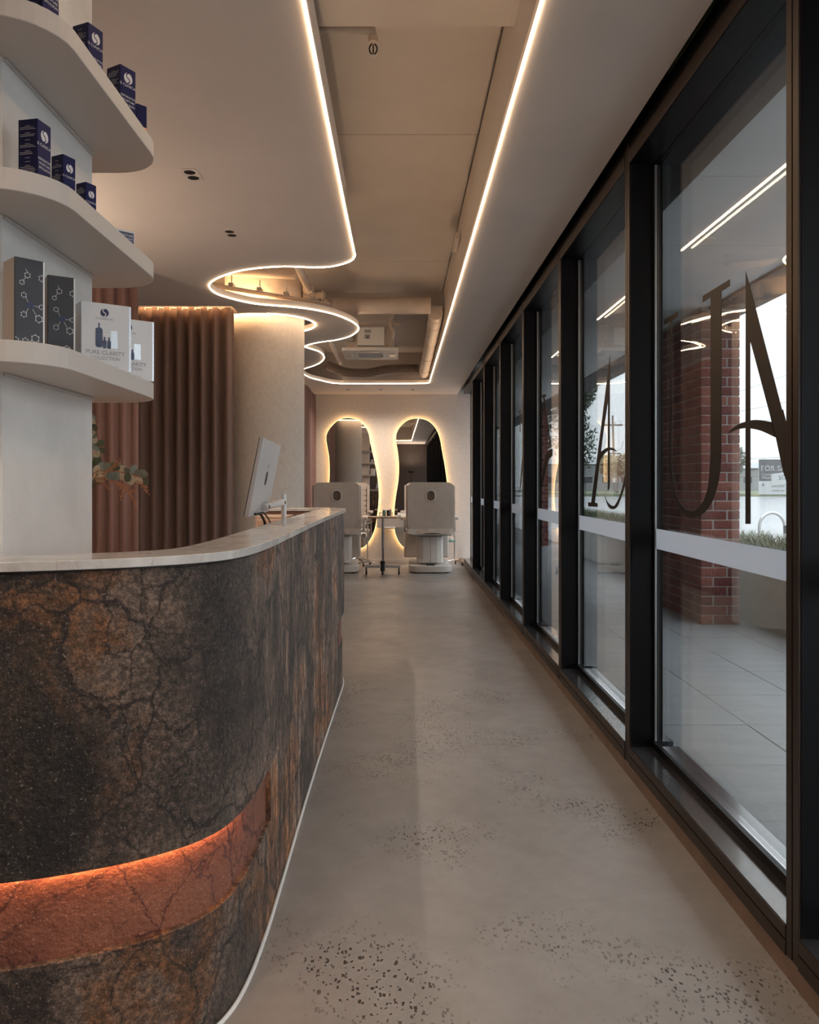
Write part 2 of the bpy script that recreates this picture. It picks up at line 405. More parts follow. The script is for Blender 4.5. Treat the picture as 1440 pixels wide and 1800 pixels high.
    col = t.mix(t.n('ShaderNodeMath', {0: t.ramp(vo3, [(0.0, 1.0), (.022, 0.0)]), 1: g3}, operation='MULTIPLY'), col, vein)
    fl = t.noise(v, 190, 2, .5); fleck = t.ramp(fl, [(.64, 0.0), (.70, .6)])
    col = t.mix(fleck, col, (.30, .24, .20) if not red else (.60, .30, .20))
    t.link(col, 'Base Color')
    t.b.inputs['Roughness'].default_value = .50 if not red else .5; t.b.inputs['Specular IOR Level'].default_value = .45
    h = t.n('ShaderNodeMath', {0: t.noise(v, 85, 6, .65), 1: t.noise(v, 22, 4)}, operation='ADD')
    t.bump(h, .9, .008); return t.m
def marble_mat():
    t = NT('pale_marble'); v = t.map((1, 1, 1))
    n1 = t.noise(v, 6, 8, .6, 1.2); col = t.ramp(n1, [(.3, (.46, .42, .39)), (.5, (.60, .565, .54)), (.62, (.67, .64, .61))])
    vn = t.ramp(t.noise(v, 4, 7, .6, 2.2), [(.485, 0.0), (.5, .5), (.515, 0.0)])
    t.link(t.mix(vn, col, (.40, .30, .24)), 'Base Color'); t.b.inputs['Roughness'].default_value = .14; return t.m
def paver_mat():
    t = NT('stone_paver'); v = t.map((1, 1, 1)); n1 = t.noise(t.map((.4, 1.6, 1)), 5, 8, .7)
    t.link(t.ramp(n1, [(.3, (.215, .22, .232)), (.7, (.305, .31, .325))]), 'Base Color')
    t.b.inputs['Roughness'].default_value = .55; t.bump(t.noise(v, 30, 6), .15, .005); return t.m
M_floor, M_stone, M_red, M_marble, M_paver = floor_mat(), stone_mat('brown_veined_stone'), stone_mat('terracotta_stone', True), marble_mat(), paver_mat()
M_reveal = M_frame

# ------------------------------------------------------------------ the setting
YB = 12.87                    # far wall
YN = -3.2                     # wall behind the camera
ZC, ZS = 2.70, 3.15           # lowered ceiling, slab above
XM, XG = .984, 1.092          # window frame face and glass
tag(O('floor', MB().box(-3.4, 1.02, YN, YB+.1, -.12, 0), M_floor), 'polished warm grey concrete floor flecked with dark stones', kind='structure')
wf = O('wall_far', MB().box(-3.4, 1.25, YB, YB+.15, 0, ZS), M_wallfar, kind='structure')
tag(O('wall_near', MB().box(-3.4, 1.25, YN-.15, YN, 0, ZS), M_darkwall), kind='structure')
tag(O('wall_left', MB().box(-3.55, -3.4, YN-.15, YB+.15, 0, ZS), M_wallfar), kind='structure')
tag(O('wall_inner', MB().box(-3.4, -1.50, 8.6, 8.7, 0, ZC).box(-1.60, -1.50, 8.6, YB, 0, ZC), M_darkwall), kind='structure')

# lowered ceiling with its serpentine opening
pts = [(622.4,440),(624,450),(614.7,459.2),(589,467),(556.7,469.7),(499,468),(448,471.5),(412,478),(380,490),(368,502),(380,515.6),(412,526),(448,533.6),(484.5,537),(520.6,540),(556.7,545),(593,554),(621.7,566.8),(630.7,578),(618,589.6),(593,597),(564,601)]
P1 = [Vector(PZ(x, y, ZC).xy) for x, y in pts]
P1 += [Vector(p) for p in [(-.93,8.27),(-.99,8.40),(-.93,8.55),(-.86,8.75),(-.85,9.1),(-.92,9.45),(-1.04,9.75),(-1.20,10.05),(-1.25,10.45),(-1.20,10.85),(-1.08,11.15),(-.95,11.42)]]
outline = [Vector((-.283, -.9)), Vector((-.283, 1.5)), Vector((-.283, 3.2)), Vector((-.281, 4.2))]+spline(P1, 5)+[Vector((-.80, 11.50)), Vector((-.4, 11.50)), Vector((.1, 11.48)), Vector((.40, 11.46)), Vector((.437, 11.38)), Vector((.437, 8)), Vector((.433, 4.5)), Vector((.428, 3.1)), Vector((.430, -.9))]
colC, colR = (-1.21, 7.20), .355
hole2 = circ(colC[0], colC[1], colR+.10, 56)
slot = [(-2.6, 6.50), (-1.36, 6.50), (-1.36, 6.735), (-2.6, 6.735)]
ceil_out = [(-3.4, YN), (.943, YN), (.943, YB), (-3.4, YB)]
ceiling = O('ceiling', MB().solid([ceil_out, [tuple(p) for p in outline], hole2, slot], ZC, ZC+.05, ZF), M_ceil)
tag(ceiling, 'lowered taupe ceiling with a serpentine opening', kind='structure')
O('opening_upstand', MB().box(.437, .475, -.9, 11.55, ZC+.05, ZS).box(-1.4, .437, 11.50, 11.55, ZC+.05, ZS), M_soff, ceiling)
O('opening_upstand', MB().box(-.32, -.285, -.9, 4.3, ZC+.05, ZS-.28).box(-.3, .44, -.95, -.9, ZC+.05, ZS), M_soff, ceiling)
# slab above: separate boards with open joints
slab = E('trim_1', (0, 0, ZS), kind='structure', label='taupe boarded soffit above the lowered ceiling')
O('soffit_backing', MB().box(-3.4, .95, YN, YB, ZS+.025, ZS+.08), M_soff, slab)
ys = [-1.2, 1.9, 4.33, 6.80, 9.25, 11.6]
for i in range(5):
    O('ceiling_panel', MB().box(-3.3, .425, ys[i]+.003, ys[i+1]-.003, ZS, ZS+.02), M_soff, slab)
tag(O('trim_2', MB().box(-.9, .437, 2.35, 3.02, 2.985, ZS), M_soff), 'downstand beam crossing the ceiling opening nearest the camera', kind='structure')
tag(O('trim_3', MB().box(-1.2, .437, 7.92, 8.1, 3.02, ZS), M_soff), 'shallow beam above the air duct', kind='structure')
tag(O('trim_4', MB().box(1.09, 1.45, YN, YB, 2.745, 2.76).box(1.2, 1.25, YN, YB, 2.76, ZS+.1).box(.90, 1.25, YN, YB, ZS, ZS+.1), M_frame), 'dark blind recess above the windows', kind='structure')
# remove the strip's lid over the gap so the recess reads dark and deep
tag(O('trim_5', MB().box(-1.0, .02, YB-.02, YB, 0, .035).box(.02, .984, YB-.02, YB, 0, .035), M_wallfar), kind='structure')
# concrete kerb under the frames
tag(O('trim_6', MB().box(.984, 1.04, YN, YB, -.1, .055), M_kerb, bevel=.004), 'low concrete kerb under the window frames', kind='structure')

# LED lines
def led(name, path, r, z, label, m=M_led, closed=False):
    o = O(name, MB().tube([(p[0], p[1], z) for p in path], r, 8, closed=closed), m, smooth=True)
    return tag(o, label, 'light strip')
led('led_strip', outline, .0046, ZC-.001, 'long warm light strip tracing the serpentine ceiling opening', closed=True)
led('led_strip', circ(colC[0], colC[1], colR+.098, 40, -78, 110), .0046, ZC-.003, 'short curved light strip around the round column top')
led('led_strip', circ(colC[0], colC[1], colR+.12, 40, 190, 285), .012, ZC+.065, 'hidden warm light strip washing the front of the column', M_ledh)
led('led_strip', [(-2.5, 6.47), (-1.5, 6.47)], .012, ZC+.065, 'hidden warm light strip above the brown curtain', M_ledh)

# column
col = O('column', MB().lathe([(colR, 0.0), (colR, ZS)], (*colC, 0), 72), M_wallfar, smooth=True, kind='structure', label='round beige plaster column')
col.name = 'wall_column'
# pier carrying the shelves
pier = O('wall_pier', MB().box(-1.55, -.87, 1.745, 2.262, 0, ZS), M_plaster, kind='structure', label='pale plaster pier carrying the shelves', bevel=.003, seg=1)

# ------------------------------------------------------------------ windows
def gp(px, py): p = PX(px, py, XG-.004); return (p.y, p.z)
def bay(k):
    y0 = 1.954+1.436*k+.066; y1 = min(1.954+1.436*(k+1), YB)
    w = E('window_%d' % (k+4), (XG, (y0+y1)/2, .1), kind='structure', label='tall black framed window bay')
    O('pane', MB().box(XG, XG+.004, y0+.0, y1, .165, 2.612), M_glass, w)
    O('pane', MB().box(XG+.022, XG+.026, y0, y1, .165, 2.612), M_glass, w)
    O('mullion', MB().box(XM+.004, XG+.032, y0-.066, y0, .06, 2.74), M_frame, w)
    O('mullion_face', MB().box(XM-.002, XM+.004, y0-.064, y0-.036, .06, 2.74).box(XM-.002, XM+.004, y0-.030, y0-.002, .06, 2.74), M_bronze, w)
    O('sill', MB().box(XM, XG+.1, y0, y1, .056, .133), M_sill, w)
    O('sill_face', MB().box(XM-.004, XM, y0, y1, .056, .092).box(XM-.004, XM, y0, y1, .098, .131), M_bronze, w)
    O('head', MB().box(XM, XG+.032, y0, y1, 2.612, 2.74), M_frame, w)
    O('head_face', MB().box(XM-.004, XM, y0, y1, 2.614, 2.672), M_bronze, w)
    O('glazing_bead', MB().box(XG-.012, XG, y1-.014, y1, .15, 2.612).box(XG-.018, XG, y0, y1, .133, .163), M_frame, w)
    O('glazing_bead', MB().box(XG-.008, XG, y1-.022, y1-.015, .15, 2.60), M_bead, w)
    O('frosted_band', MB().box(XG-.003, XG-.001, y0, y1-.022, .977, 1.061), M_band, w)
    return w
bays = {k: bay(k) for k in range(-3, 7)}
def decal(w, polys, d=.0012):
    mb = MB()
    for P in polys:
        loops = P if isinstance(P[0][0], (tuple, list)) else [P]
        mb.solid([[gp(*q) for q in L] for L in loops], XG-d, XG-.0002, lambda u, v, x: Vector((x, u, v)))
    O('black_lettering', mb, M_decal, w)
c4 = lambda *P: [(1140+x/5.538, 460+y/5.538) for x, y in P]
c5 = lambda *P: [(1140+x/5.538, 720+y/5.538) for x, y in P]
c6 = lambda *P: [(1010+x/5.294, 600+y/5.294) for x, y in P]
c3 = lambda *P: [(800+x/3.215, 560+y/3.215) for x, y in P]
Uo = [v.to_tuple()[:2] for v in spline([(*q, 0) for q in c5((192,480),(205,650),(240,830),(300,970),(390,1048),(470,1040),(540,1000),(610,900),(660,760),(690,600),(700,480))], 5)]
Ui = [v.to_tuple()[:2] for v in spline([(*q, 0) for q in c5((595,400),(590,560),(575,720),(550,830),(510,915),(450,980),(400,992),(330,950),(265,830),(228,650),(215,480))], 5)]
Aa = [v.to_tuple()[:2] for v in spline([(*q, 0) for q in c5((762,232),(850,155),(950,115),(1050,100),(1190,120))], 5)]
Ab = [v.to_tuple()[:2] for v in spline([(*q, 0) for q in c5((1230,270),(1100,210),(1000,185),(940,180),(850,195),(762,232))], 5)]
decal(bays[0], [c4((145,565),(283,480),(283,530),(222,572),(222,1440),(205,1440),(205,582),(145,612)),
                c5((205,-10),(222,-10),(215,480),(192,480)),
                Uo+c4((703,1440),(703,290),(785,235),(785,170),(520,335),(520,397),(597,345),(597,1440))+Ui])
decal(bays[0], [c4((938,95),(1000,320),(1290,1440))+c5((1300,0),(1346,180),(1346,740),(1300,600),(1230,270))+c5((1190,120),(1160,0))+c4((1160,1440),(982,770))+c5((985,1113),(935,1113))])
decal(bays[0], [Aa+Ab[:-1]], .0024)
hk = [v.to_tuple()[:2] for v in spline([(*q, 0) for q in c6((240,1030),(300,990),(350,993),(390,1022))], 5)]+[v.to_tuple()[:2] for v in spline([(*q, 0) for q in c6((388,1023),(330,1012),(280,1040),(235,1110))], 5)]
jo = [v.to_tuple()[:2] for v in spline([(*q, 0) for q in c6((275,1435),(310,1535),(350,1562),(395,1535),(440,1420),(470,1320))], 5)]+[v.to_tuple()[:2] for v in spline([(*q, 0) for q in c6((470,1230),(430,1400),(380,1515),(345,1530),(300,1490),(276,1436))], 5)]
decal(bays[1], [c6((325,130),(322,1360),(304,1395),(306,560),(265,830),(185,1500),(210,1508),(210,1542),(122,1535),(122,1499),(150,1500),(245,780),(305,290))])
decal(bays[1], [hk, jo], .0024)
decal(bays[2], [c3((490,432),(513,427),(513,440),(503,444),(542,722),(534,722),(497,446),(490,450))])
decal(bays[2], [c3((487,965),(495,860),(510,780),(530,742),(548,735),(548,775),(530,795),(515,845),(500,905))], .0024)
decal(bays[3], [c3((358,520),(373,516),(373,528),(368,530),(368,640),(364,640),(364,531),(358,533)), c3((362,990),(372,850),(382,745),(383,790),(372,940))])

# ------------------------------------------------------------------ downlights
def downlight(x, y, label, s=1.0, rot=0, power=1):
    t = E('downlight', (x, y, ZC), rot, label, 'light', 'twin downlights in the lowered ceiling')
    O('trim_ring', MB().solid([rrect(x-.038*s, x+.038*s, y-.075*s, y+.075*s, .02*s), circ(x, y-.033*s, .027*s, 20), circ(x, y+.033*s, .027*s, 20)], ZC-.004, ZC-.0005, ZF), M_ceil, t)
    for d in (-.033*s, .033*s):
        sd = bpy.data.lights.new('downlight_lamp', 'SPOT'); sd.energy = SPOT_W*power; sd.color = (1, .86, .72); sd.spot_size = R(140); sd.spot_blend = 1; sd.shadow_soft_size = .02
        so = bpy.data.objects.new('lamp', sd); COL.objects.link(so); so.parent = t; so.location = (0, d, -.012)
        O('lamp_cup', MB().lathe([(.024*s, 0), (.027*s, -.0022), (.020*s, -.0022), (.017*s, -.0012)], (x, y+d, ZC-.0006), 20), M_black, t)
    return t
downlight(-.97, 3.73, 'twin round downlight nearer the shelves')
downlight(-.97, 4.60, 'twin round downlight between the shelves and the brown curtain')
downlight(-.78, 12.2, 'leftmost of three small downlights above the mirrors')
downlight(-.28, 12.2, 'middle one of three small downlights above the mirrors')
for k, (dx, dy) in enumerate(((-.97, 2.2), (-.97, .6), (-.97, -1.0), (.70, .6), (.70, -1.0), (-.97, -2.4), (.70, -2.4))):  # fittings out of view, added to lift the light in the room
    downlight(dx, dy, 'added unseen twin downlight for fill, %s' % ('over the counter bend', 'left of the camera', 'behind the camera on the left', 'right of the camera', 'behind the camera on the right', 'by the dark rear wall on the left', 'by the dark rear wall on the right')[k])
downlight(.215, 12.2, 'rightmost of three small downlights above the mirrors')

# ------------------------------------------------------------------ services in the ceiling void
def duct(name, pts, r, m, label, cat='duct', n=20, rib=0, joints=0):
    t = E(name, pts[0], label=label, cat=cat)
    P = spline(pts, 10) if len(pts) > 2 else [Vector(pts[0]), Vector(pts[-1])]
    if rib:
        L = []
        Q = spline(pts, 34)
        rr = [r*(1+(.06 if i % 2 else -.06)) for i in range(len(Q))]
        O('ribbed_sleeve', MB().tube(Q, lambda u: rr[min(len(rr)-1, int(round(u*(len(rr)-1))))], 14), m, t, smooth=True)
    else:
        O('duct_body', MB().tube(P, r, n), m, t, smooth=True)
    for k in range(joints):
        u = (k+.5)/joints; i = int(u*(len(P)-1)); a, b = (P[i], P[min(i+1, len(P)-1)])
        p = a if len(P) > 2 else P[0].lerp(P[-1], u); d = (b-a).normalized()
        O('joint_collar', MB().tube([p-d*.012, p+d*.012], r*1.05, n), m, t, smooth=True)
    return t
duct('air_duct', [(-.62, 7.50, 2.93), (.30, 7.50, 2.93)], .078, M_duct, 'wide pale duct crossing above the air conditioner', joints=2)
duct('air_duct', [(.355, 7.62, 2.89), (.36, 8.2, 2.87), (.36, 9.8, 2.85), (.36, 11.35, 2.83)], .068, M_duct, 'pale duct running along the right light strip', joints=5)
duct('flexible_duct', [(-1.0, 11.05, 2.90), (-.75, 11.15, 2.82), (-.45, 11.2, 2.81), (-.18, 11.2, 2.86), (.05, 11.2, 2.87), (.28, 11.2, 2.87)], .062, M_flex, 'ribbed dark flexible hose above the far end of the opening', rib=1)
duct('sprinkler_pipe', [(-.80, 5.9, 2.98), (-.80, 7.05, 2.98)], .032, M_duct, 'pale pipe running into the valve cluster', 'pipe', joints=1)
duct('sprinkler_pipe', [(-.83, 8.3, 2.98), (-.83, 11.4, 2.98)], .03, M_duct, 'pale pipe beyond the curved ceiling tongue, left of the air conditioner', 'pipe', joints=2)
duct('air_duct', [(-1.75, 6.52, 3.03), (-.87, 6.71, 3.03)], .055, M_duct, 'low pale duct seen in the leftmost loop of the opening', joints=1)
t = E('cable_tray', (-1.2, 6.6, 2.84), label='pair of thin pale rails with clips in the leftmost loop of the opening', cat='rail')
for dy, dz in ((0, 0), (.07, .0)):
    O('rail', MB().tube([(-1.50, 6.28+dy, 2.83+dz), (-.60, 6.98+dy, 2.83+dz)], .011, 8), M_duct, t)
for k in range(4):
    x, y = -1.35+.2*k, 6.40+.155*k
    O('clip', MB().box(x-.02, x+.02, y-.01, y+.09, 2.835, 2.87).box(x-.004, x+.004, y+.03, y+.045, 2.86, 2.94), M_steel, t, bevel=.003, seg=1)
t = E('pipe_valve', (-.78, 7.15, 2.86), label='cluster of pale pipe couplings hanging at the pipe end', cat='valve')
O('coupling', MB().tube([(-.80, 7.04, 2.98), (-.80, 7.16, 2.97)], .05, 16), M_duct, t, smooth=True)
O('flange', MB().tube([(-.84, 7.12, 2.92), (-.66, 7.12, 2.92)], .045, 16), M_duct, t, smooth=True)
for x in (-.84, -.76, -.68):
    O('flange', MB().tube([(x-.008, 7.12, 2.92), (x+.008, 7.12, 2.92)], .062, 12), M_duct, t)
O('valve_body', MB().box(-.82, -.70, 7.06, 7.17, 2.83, 2.90).box(-.69, -.63, 7.07, 7.14, 2.80, 2.89), M_duct, t, bevel=.01)
for k in range(4):
    O('bolt', MB().tube([(-.84+.055*k, 7.03, 2.88), (-.84+.055*k, 7.07, 2.88)], .009, 6), M_steel, t)
# air conditioner cassette
t = E('air_conditioner', (-.32, 9.0, 2.695), label='square white ceiling cassette air conditioner hanging in the opening', cat='air conditioner')
x0, x1, y0, y1 = -.617, -.006, 8.62, 9.25
O('casing', MB().box(x0+.05, x1-.05, y0+.07, y1-.04, 2.735, 2.97), M_duct, t, bevel=.008)
O('fascia_panel', MB().solid([rrect(x0, x1, y0, y1, .02), rrect(x0+.17, x1-.17, y0+.17, y1-.17, .01)], 2.695, 2.73, ZF), M_white, t, bevel=.004, seg=1)
g = O('intake_grille', MB().box(x0+.17, x1-.17, y0+.17, y1-.17, 2.71, 2.72), M_steel, t)
for k in range(8): O('grille_slat', MB().box(x0+.175, x1-.175, y0+.19+.033*k, y0+.20+.033*k, 2.70, 2.712), M_white, g)
for a in ((x0+.03, x0+.10, y0+.2, y1-.2), (x1-.10, x1-.03, y0+.2, y1-.2), (x0+.2, x1-.2, y0+.03, y0+.10), (x0+.2, x1-.2, y1-.10, y1-.03)):
    O('louvre', MB().box(a[0], a[1], a[2], a[3], 2.690, 2.696), M_steel, t, bevel=.003, seg=1)
for cx, cy in ((x0+.05, y0+.05), (x1-.05, y0+.05), (x0+.05, y1-.05), (x1-.05, y1-.05)):
    O('hanger_rod', MB().tube([(cx, cy, 2.73), (cx, cy, ZS)], .006, 8), M_steel, t)
e = O('electrical_box', MB().box(x0+.17, x1-.15, y0-.01, y0+.06, 2.75, 2.95), M_white, t, bevel=.005, seg=1)
lb = MB(); lb.box(-.37, -.31, y0-.012, y0-.0105, 2.82, 2.87); lb.box(-.37, -.30, y0-.012, y0-.0105, 2.885, 2.92)
O('warning_label', lb, M_pgrey, e)
wl = MB().solid([[(-.345, 2.828), (-.335, 2.858), (-.325, 2.828)]], y0-.0135, y0-.0125, lambda u, v, d: Vector((u, d, v)))
O('warning_triangle', wl, M_black, e)
O('drain_pump', MB().tube([(x0+.09, y0+.02, 2.80), (x0+.09, y0+.02, 2.92)], .04, 16), M_steel, t, smooth=True)
O('drain_hose', MB().tube(spline([(x1-.06, y0+.02, 2.83), (x1-.05, y0-.02, 2.90), (x1-.09, y0-.01, 3.0), (x1-.02, y0+.05, ZS)], 8), .018, 10), M_duct, t, smooth=True)
O('pipe_bracket', MB().box(x0-.02, x1+.02, y0+.05, y0+.08, 2.985, 3.01), M_duct, t)
# sprinklers
def sprinkler(x, y, z, label, arm):
    t = E('sprinkler', (x, y, z), label=label, cat='sprinkler', group='sprinkler heads in the ceiling void')
    O('supply_pipe', MB().tube(arm, .018, 12), M_soff, t, smooth=True)
    O('socket', MB().lathe([(.021, .028), (.021, .004), (.014, 0)], (x, y, z), 16), M_duct, t)
    for s in (-1, 1):
        O('frame_arm', MB().tube(spline([(x+s*.006, y, z), (x+s*.014, y, z-.012), (x+s*.014, y, z-.030), (x+s*.002, y, z-.046)], 5), .003, 8), M_bronze, t)
    O('glass_bulb', MB().tube([(x, y, z-.004), (x, y, z-.04)], .003, 8), M_black, t)
    O('deflector', MB().lathe([(.013, .0), (.015, .002), (.004, .004)], (x, y, z-.052), 16), M_steel, t)
sprinkler(-.103, 3.22, 3.03, 'bronze sprinkler head hanging beside the near beam', [(-.6, 3.22, 3.085), (-.16, 3.22, 3.085), (-.103, 3.22, 3.08), (-.103, 3.22, 3.05)])
sprinkler(-.53, 6.6, 3.10, 'small sprinkler head near the first bend of the light strip', [(-.53, 6.6, ZS), (-.53, 6.6, 3.12)])
sprinkler(-.18, 9.75, 3.00, 'small sprinkler head beyond the air conditioner', [(-.18, 9.75, ZS), (-.18, 9.75, 3.02)])
t = O('corner_plate', MB().box(.40, .43, 5.6, 5.95, 2.98, 3.02), M_soff)
tag(t, 'small raised junction plate on the opening side wall', 'plate')

# ------------------------------------------------------------------ shelves on the pier
def shelf(zb, label):
    out = rrect(-1.62, -.702, 1.585, 2.402, .14, 8)
    o = O('shelf', MB().solid([out], zb, zb+.045, ZF), M_shelf, bevel=.0015, seg=1)
    tag(o, label, 'shelf', 'rounded shelves wrapping the pier')
    return o
ZSH = (2.188, 1.841, 1.495)
shelf(ZSH[0], 'topmost of the three rounded pale shelves, holding tall navy cartons')
shelf(ZSH[1], 'middle rounded pale shelf holding the row of shrinking navy cartons')
shelf(ZSH[2], 'lowest rounded pale shelf holding silver and white cartons')
for z in ZSH:
    tag(O('shadow_bead', MB().box(-.872, -.864, 1.75, 2.262, z-.008, z-.001), M_shelf), 'thin sealant bead beneath the shelf at %s' % {2.188: 'top', 1.841: 'middle', 1.495: 'bottom'}[z], 'trim')

def solve(cpx, Y, lpx, rpx, ratio):
    C = Vector(((cpx-CX)/F*Y, Y)); best = None
    for i in range(2, 88):
        a = R(i); 
        for j in range(60):
            w = .02+.003*j
            A = C+Vector((-math.cos(a), math.sin(a)))*w*ratio; B = C+Vector((math.sin(a), math.cos(a)))*w
            e = (CX+F*A.x/A.y-lpx)**2+(CX+F*B.x/B.y-rpx)**2
            if best is None or e < best[0]: best = (e, a, w)
    return C, best[1], best[2]*ratio, best[2]
def carton(C, a, wl, wr, z0, h, label, style, group):
    """near corner C; left face width wl turned away by a; right face width wr"""
    L = Vector((-math.cos(a), math.sin(a))); Rr = Vector((math.sin(a), math.cos(a)))
    t = E('carton', (C.x, C.y, z0), 0, label, 'box', group)
    P = lambda l, r, z, off=0: Vector((*(C+L*l+Rr*r), z0+z))
    def LF(u, v, d=.0006):  # on left face: u from its left end to the corner
        q = C+L*(wl-u)-Rr*d; return Vector((q.x, q.y, z0+v))
    def RF(u, v, d=.0006):
        q = C+Rr*u-L*d; return Vector((q.x, q.y, z0+v))
    zc = .0
    body = MB().add([P(0,0,0),P(wl,0,0),P(wl,wr,0),P(0,wr,0),P(0,0,h),P(wl,0,h),P(wl,wr,h),P(0,wr,h)],
                    [(0,1,2,3),(4,7,6,5),(0,4,5,1),(0,3,7,4),(1,5,6,2),(2,6,7,3)])
    def quad(mb, FN, u0, u1, v0, v1, d=.0006): mb.add([FN(u0,v0,d),FN(u1,v0,d),FN(u1,v1,d),FN(u0,v1,d)], [(0,1,2,3)])
    def logo(FN, cx, cz, r, m1, m2):
        mb = MB(); c = circ(cx, cz, r, 24, ry=r); mb.add([FN(u, v, .0007) for u, v in c], [tuple(range(24))])
        lg = O('printed_logo', mb, m1, t)
        s = MB()                                            # the swoosh cut through the disc
        up = [(cx+r*.05, cz+r*1.0), (cx-r*.45, cz+r*.62), (cx-r*.30, cz+r*.15), (cx+r*.18, cz-r*.15), (cx+r*.25, cz-r*.65), (cx-r*.25, cz-r*1.0)]
        pl = spline([(x, z, 0) for x, z in up], 5)
        qs = []
        for i in range(len(pl)-1):
            p, q = pl[i], pl[i+1]; n = Vector((-(q-p).y, (q-p).x, 0)).normalized()*r*.11
            s.add([FN(p.x-n.x, p.y-n.y, .001), FN(q.x-n.x, q.y-n.y, .001), FN(q.x+n.x, q.y+n.y, .001), FN(p.x+n.x, p.y+n.y, .001)], [(0,1,2,3)])
        O('logo_swoosh', s, m2, lg)
    if style == 'navy' or style == 'navysmall':
        O('carton_body', body, M_navy, t, bevel=.0012, seg=1)
        sd = MB(); quad(sd, LF, .001, wl-.001, .001, h-.001, .0004); O('side_panel', sd, M_navys, t)
        pr = MB(); k = wr/.042
        put_text(pr, 'iS CLINICAL', .0085*k, lambda u, v: RF(wr/2+u, h*.64+v))
        O('brand_text', pr, M_print, t); pr = MB()
        for i, s in enumerate(('REPARATIVE', 'MOISTURE', 'EMULSION')):
            put_text(pr, s, .0072*k, lambda u, v: RF(wr/2+u, h*.44-i*.0085*k+v))
        O('printed_text', pr, M_print, t)
        logo(RF, wr/2, h*.80, .0115*k, M_print, M_navy)
        ln = MB(); random.seed(int(C.y*1000)); z = h*.9
        while z > .012:
            for q in range(random.choice((1, 3, 5))):
                u1 = wl*random.uniform(.7, .92) if q else wl*.62; quad(ln, LF, wl*.1 if q else wl*.36, u1, z, z+.0011); z -= .0034
                if z < .012: break
            z -= .005
        O('fine_print', ln, M_pgrey, t)
    elif style == 'edged':
        O('carton_body', body, M_carton, t, bevel=.001, seg=1)
        sd = MB(); quad(sd, LF, .001, wl-.001, .001, h-.001, .0004); O('side_panel', sd, M_navys, t)
        sd = MB(); quad(sd, RF, .003, wr-.003, .003, h-.006, .0004); O('front_panel', sd, M_pmid, t)
        pr = MB(); put_text(pr, 'MOISTURE', .009, lambda u, v: RF(wr/2+u, h*.78+v)); quad(pr, RF, .006, wr-.006, h*.70, h*.72); quad(pr, RF, .006, wr-.006, h*.64, h*.65)
        O('printed_text', pr, M_print, t)
    elif style == 'stripe':
        O('carton_body', body, M_navy, t, bevel=.001, seg=1)
        sd = MB(); quad(sd, RF, .001, wr-.001, h*.28, h*.44, .0005); O('pink_stripe', sd, M_gold, t)
    elif style == 'silver':
        O('carton_body', body, M_foil, t, bevel=.001, seg=1)
        sd = MB(); quad(sd, LF, .001, wl-.001, .001, h-.001, .0004); O('side_panel', sd, M_cream, t)  # cream panel paints the reflection seen in the foil side
        sd = MB(); quad(sd, RF, wr-.0035, wr-.0003, .001, h-.001, .0005); O('edge_highlight', sd, M_carton, t)  # white strip paints the highlight along the foil edge
        hx = MB()
        def hexa(u, v, r):
            for q in range(6):
                a0, a1 = R(60*q+30), R(60*q+90)
                o1, o2 = r, r*.86
                p = [(u+o1*math.cos(a0), v+o1*math.sin(a0)), (u+o1*math.cos(a1), v+o1*math.sin(a1)), (u+o2*math.cos(a1), v+o2*math.sin(a1)), (u+o2*math.cos(a0), v+o2*math.sin(a0))]
                p = [(min(max(x, .0005), wr-.004), y) for x, y in p]
                hx.add([RF(x, y) for x, y in p], [(0,1,2,3)])
                x, y = u+r*math.cos(a0), v+r*math.sin(a0)
                if .001 < x < wr-.005: hx.add([RF(x+.0011*math.cos(R(60*w)), y+.0011*math.sin(R(60*w)), .0008) for w in range(6)], [tuple(range(6))])
        def bond(u0, v0, u1, v1):
            n = Vector((-(v1-v0), u1-u0)).normalized()*.0004
            hx.add([RF(u0-n.x, v0-n.y), RF(u1-n.x, v1-n.y), RF(u1+n.x, v1+n.y), RF(u0+n.x, v0+n.y)], [(0,1,2,3)])
        W = wr
        for u, v, r in ((.42*W, .81*h, .10*W), (.90*W, .80*h, .11*W), (.24*W, .72*h, .08*W), (.30*W, .58*h, .09*W), (.88*W, .47*h, .08*W), (.30*W, .36*h, .10*W), (.80*W, .33*h, .13*W), (.68*W, .10*h, .14*W), (.35*W, .03*h+.006, .10*W), (.04*W, .06*h, .10*W)): hexa(u, v, r)
        for u0, v0, u1, v1 in ((.38*W, .79*h, .27*W, .74*h), (.42*W, .84*h, .36*W, .88*h), (.35*W, .565*h, .45*W, .50*h), (.60*W, .47*h, .82*W, .47*h), (.36*W, .38*h, .46*W, .44*h), (.58*W, .44*h, .72*W, .36*h), (.45*W, .05*h, .58*W, .08*h), (.12*W, .055*h, .26*W, .045*h)): bond(u0, v0, u1, v1)
        O('molecule_pattern', hx, M_print, t)
        logo(RF, .52*W, .47*h, .125*W, M_pnavy, M_foil)
    elif style == 'white':
        O('carton_body', body, M_carton, t, bevel=.001, seg=1)
        sd = MB(); quad(sd, LF, .001, wl-.001, .001, h-.001, .0004); O('side_panel', sd, M_silver, t)
        sd = MB(); quad(sd, RF, wr-.006, wr-.0005, .001, h-.001, .0005); O('silver_edge', sd, M_silver, t)
        logo(RF, wr*.46, h*.86, wr*.085, M_pnavy, M_carton)
        pr = MB(); put_text(pr, 'iS CLINICAL', .0085, lambda u, v: RF(wr*.46+u, h*.755+v))
        O('brand_text', pr, M_pgrey, t); pr = MB()
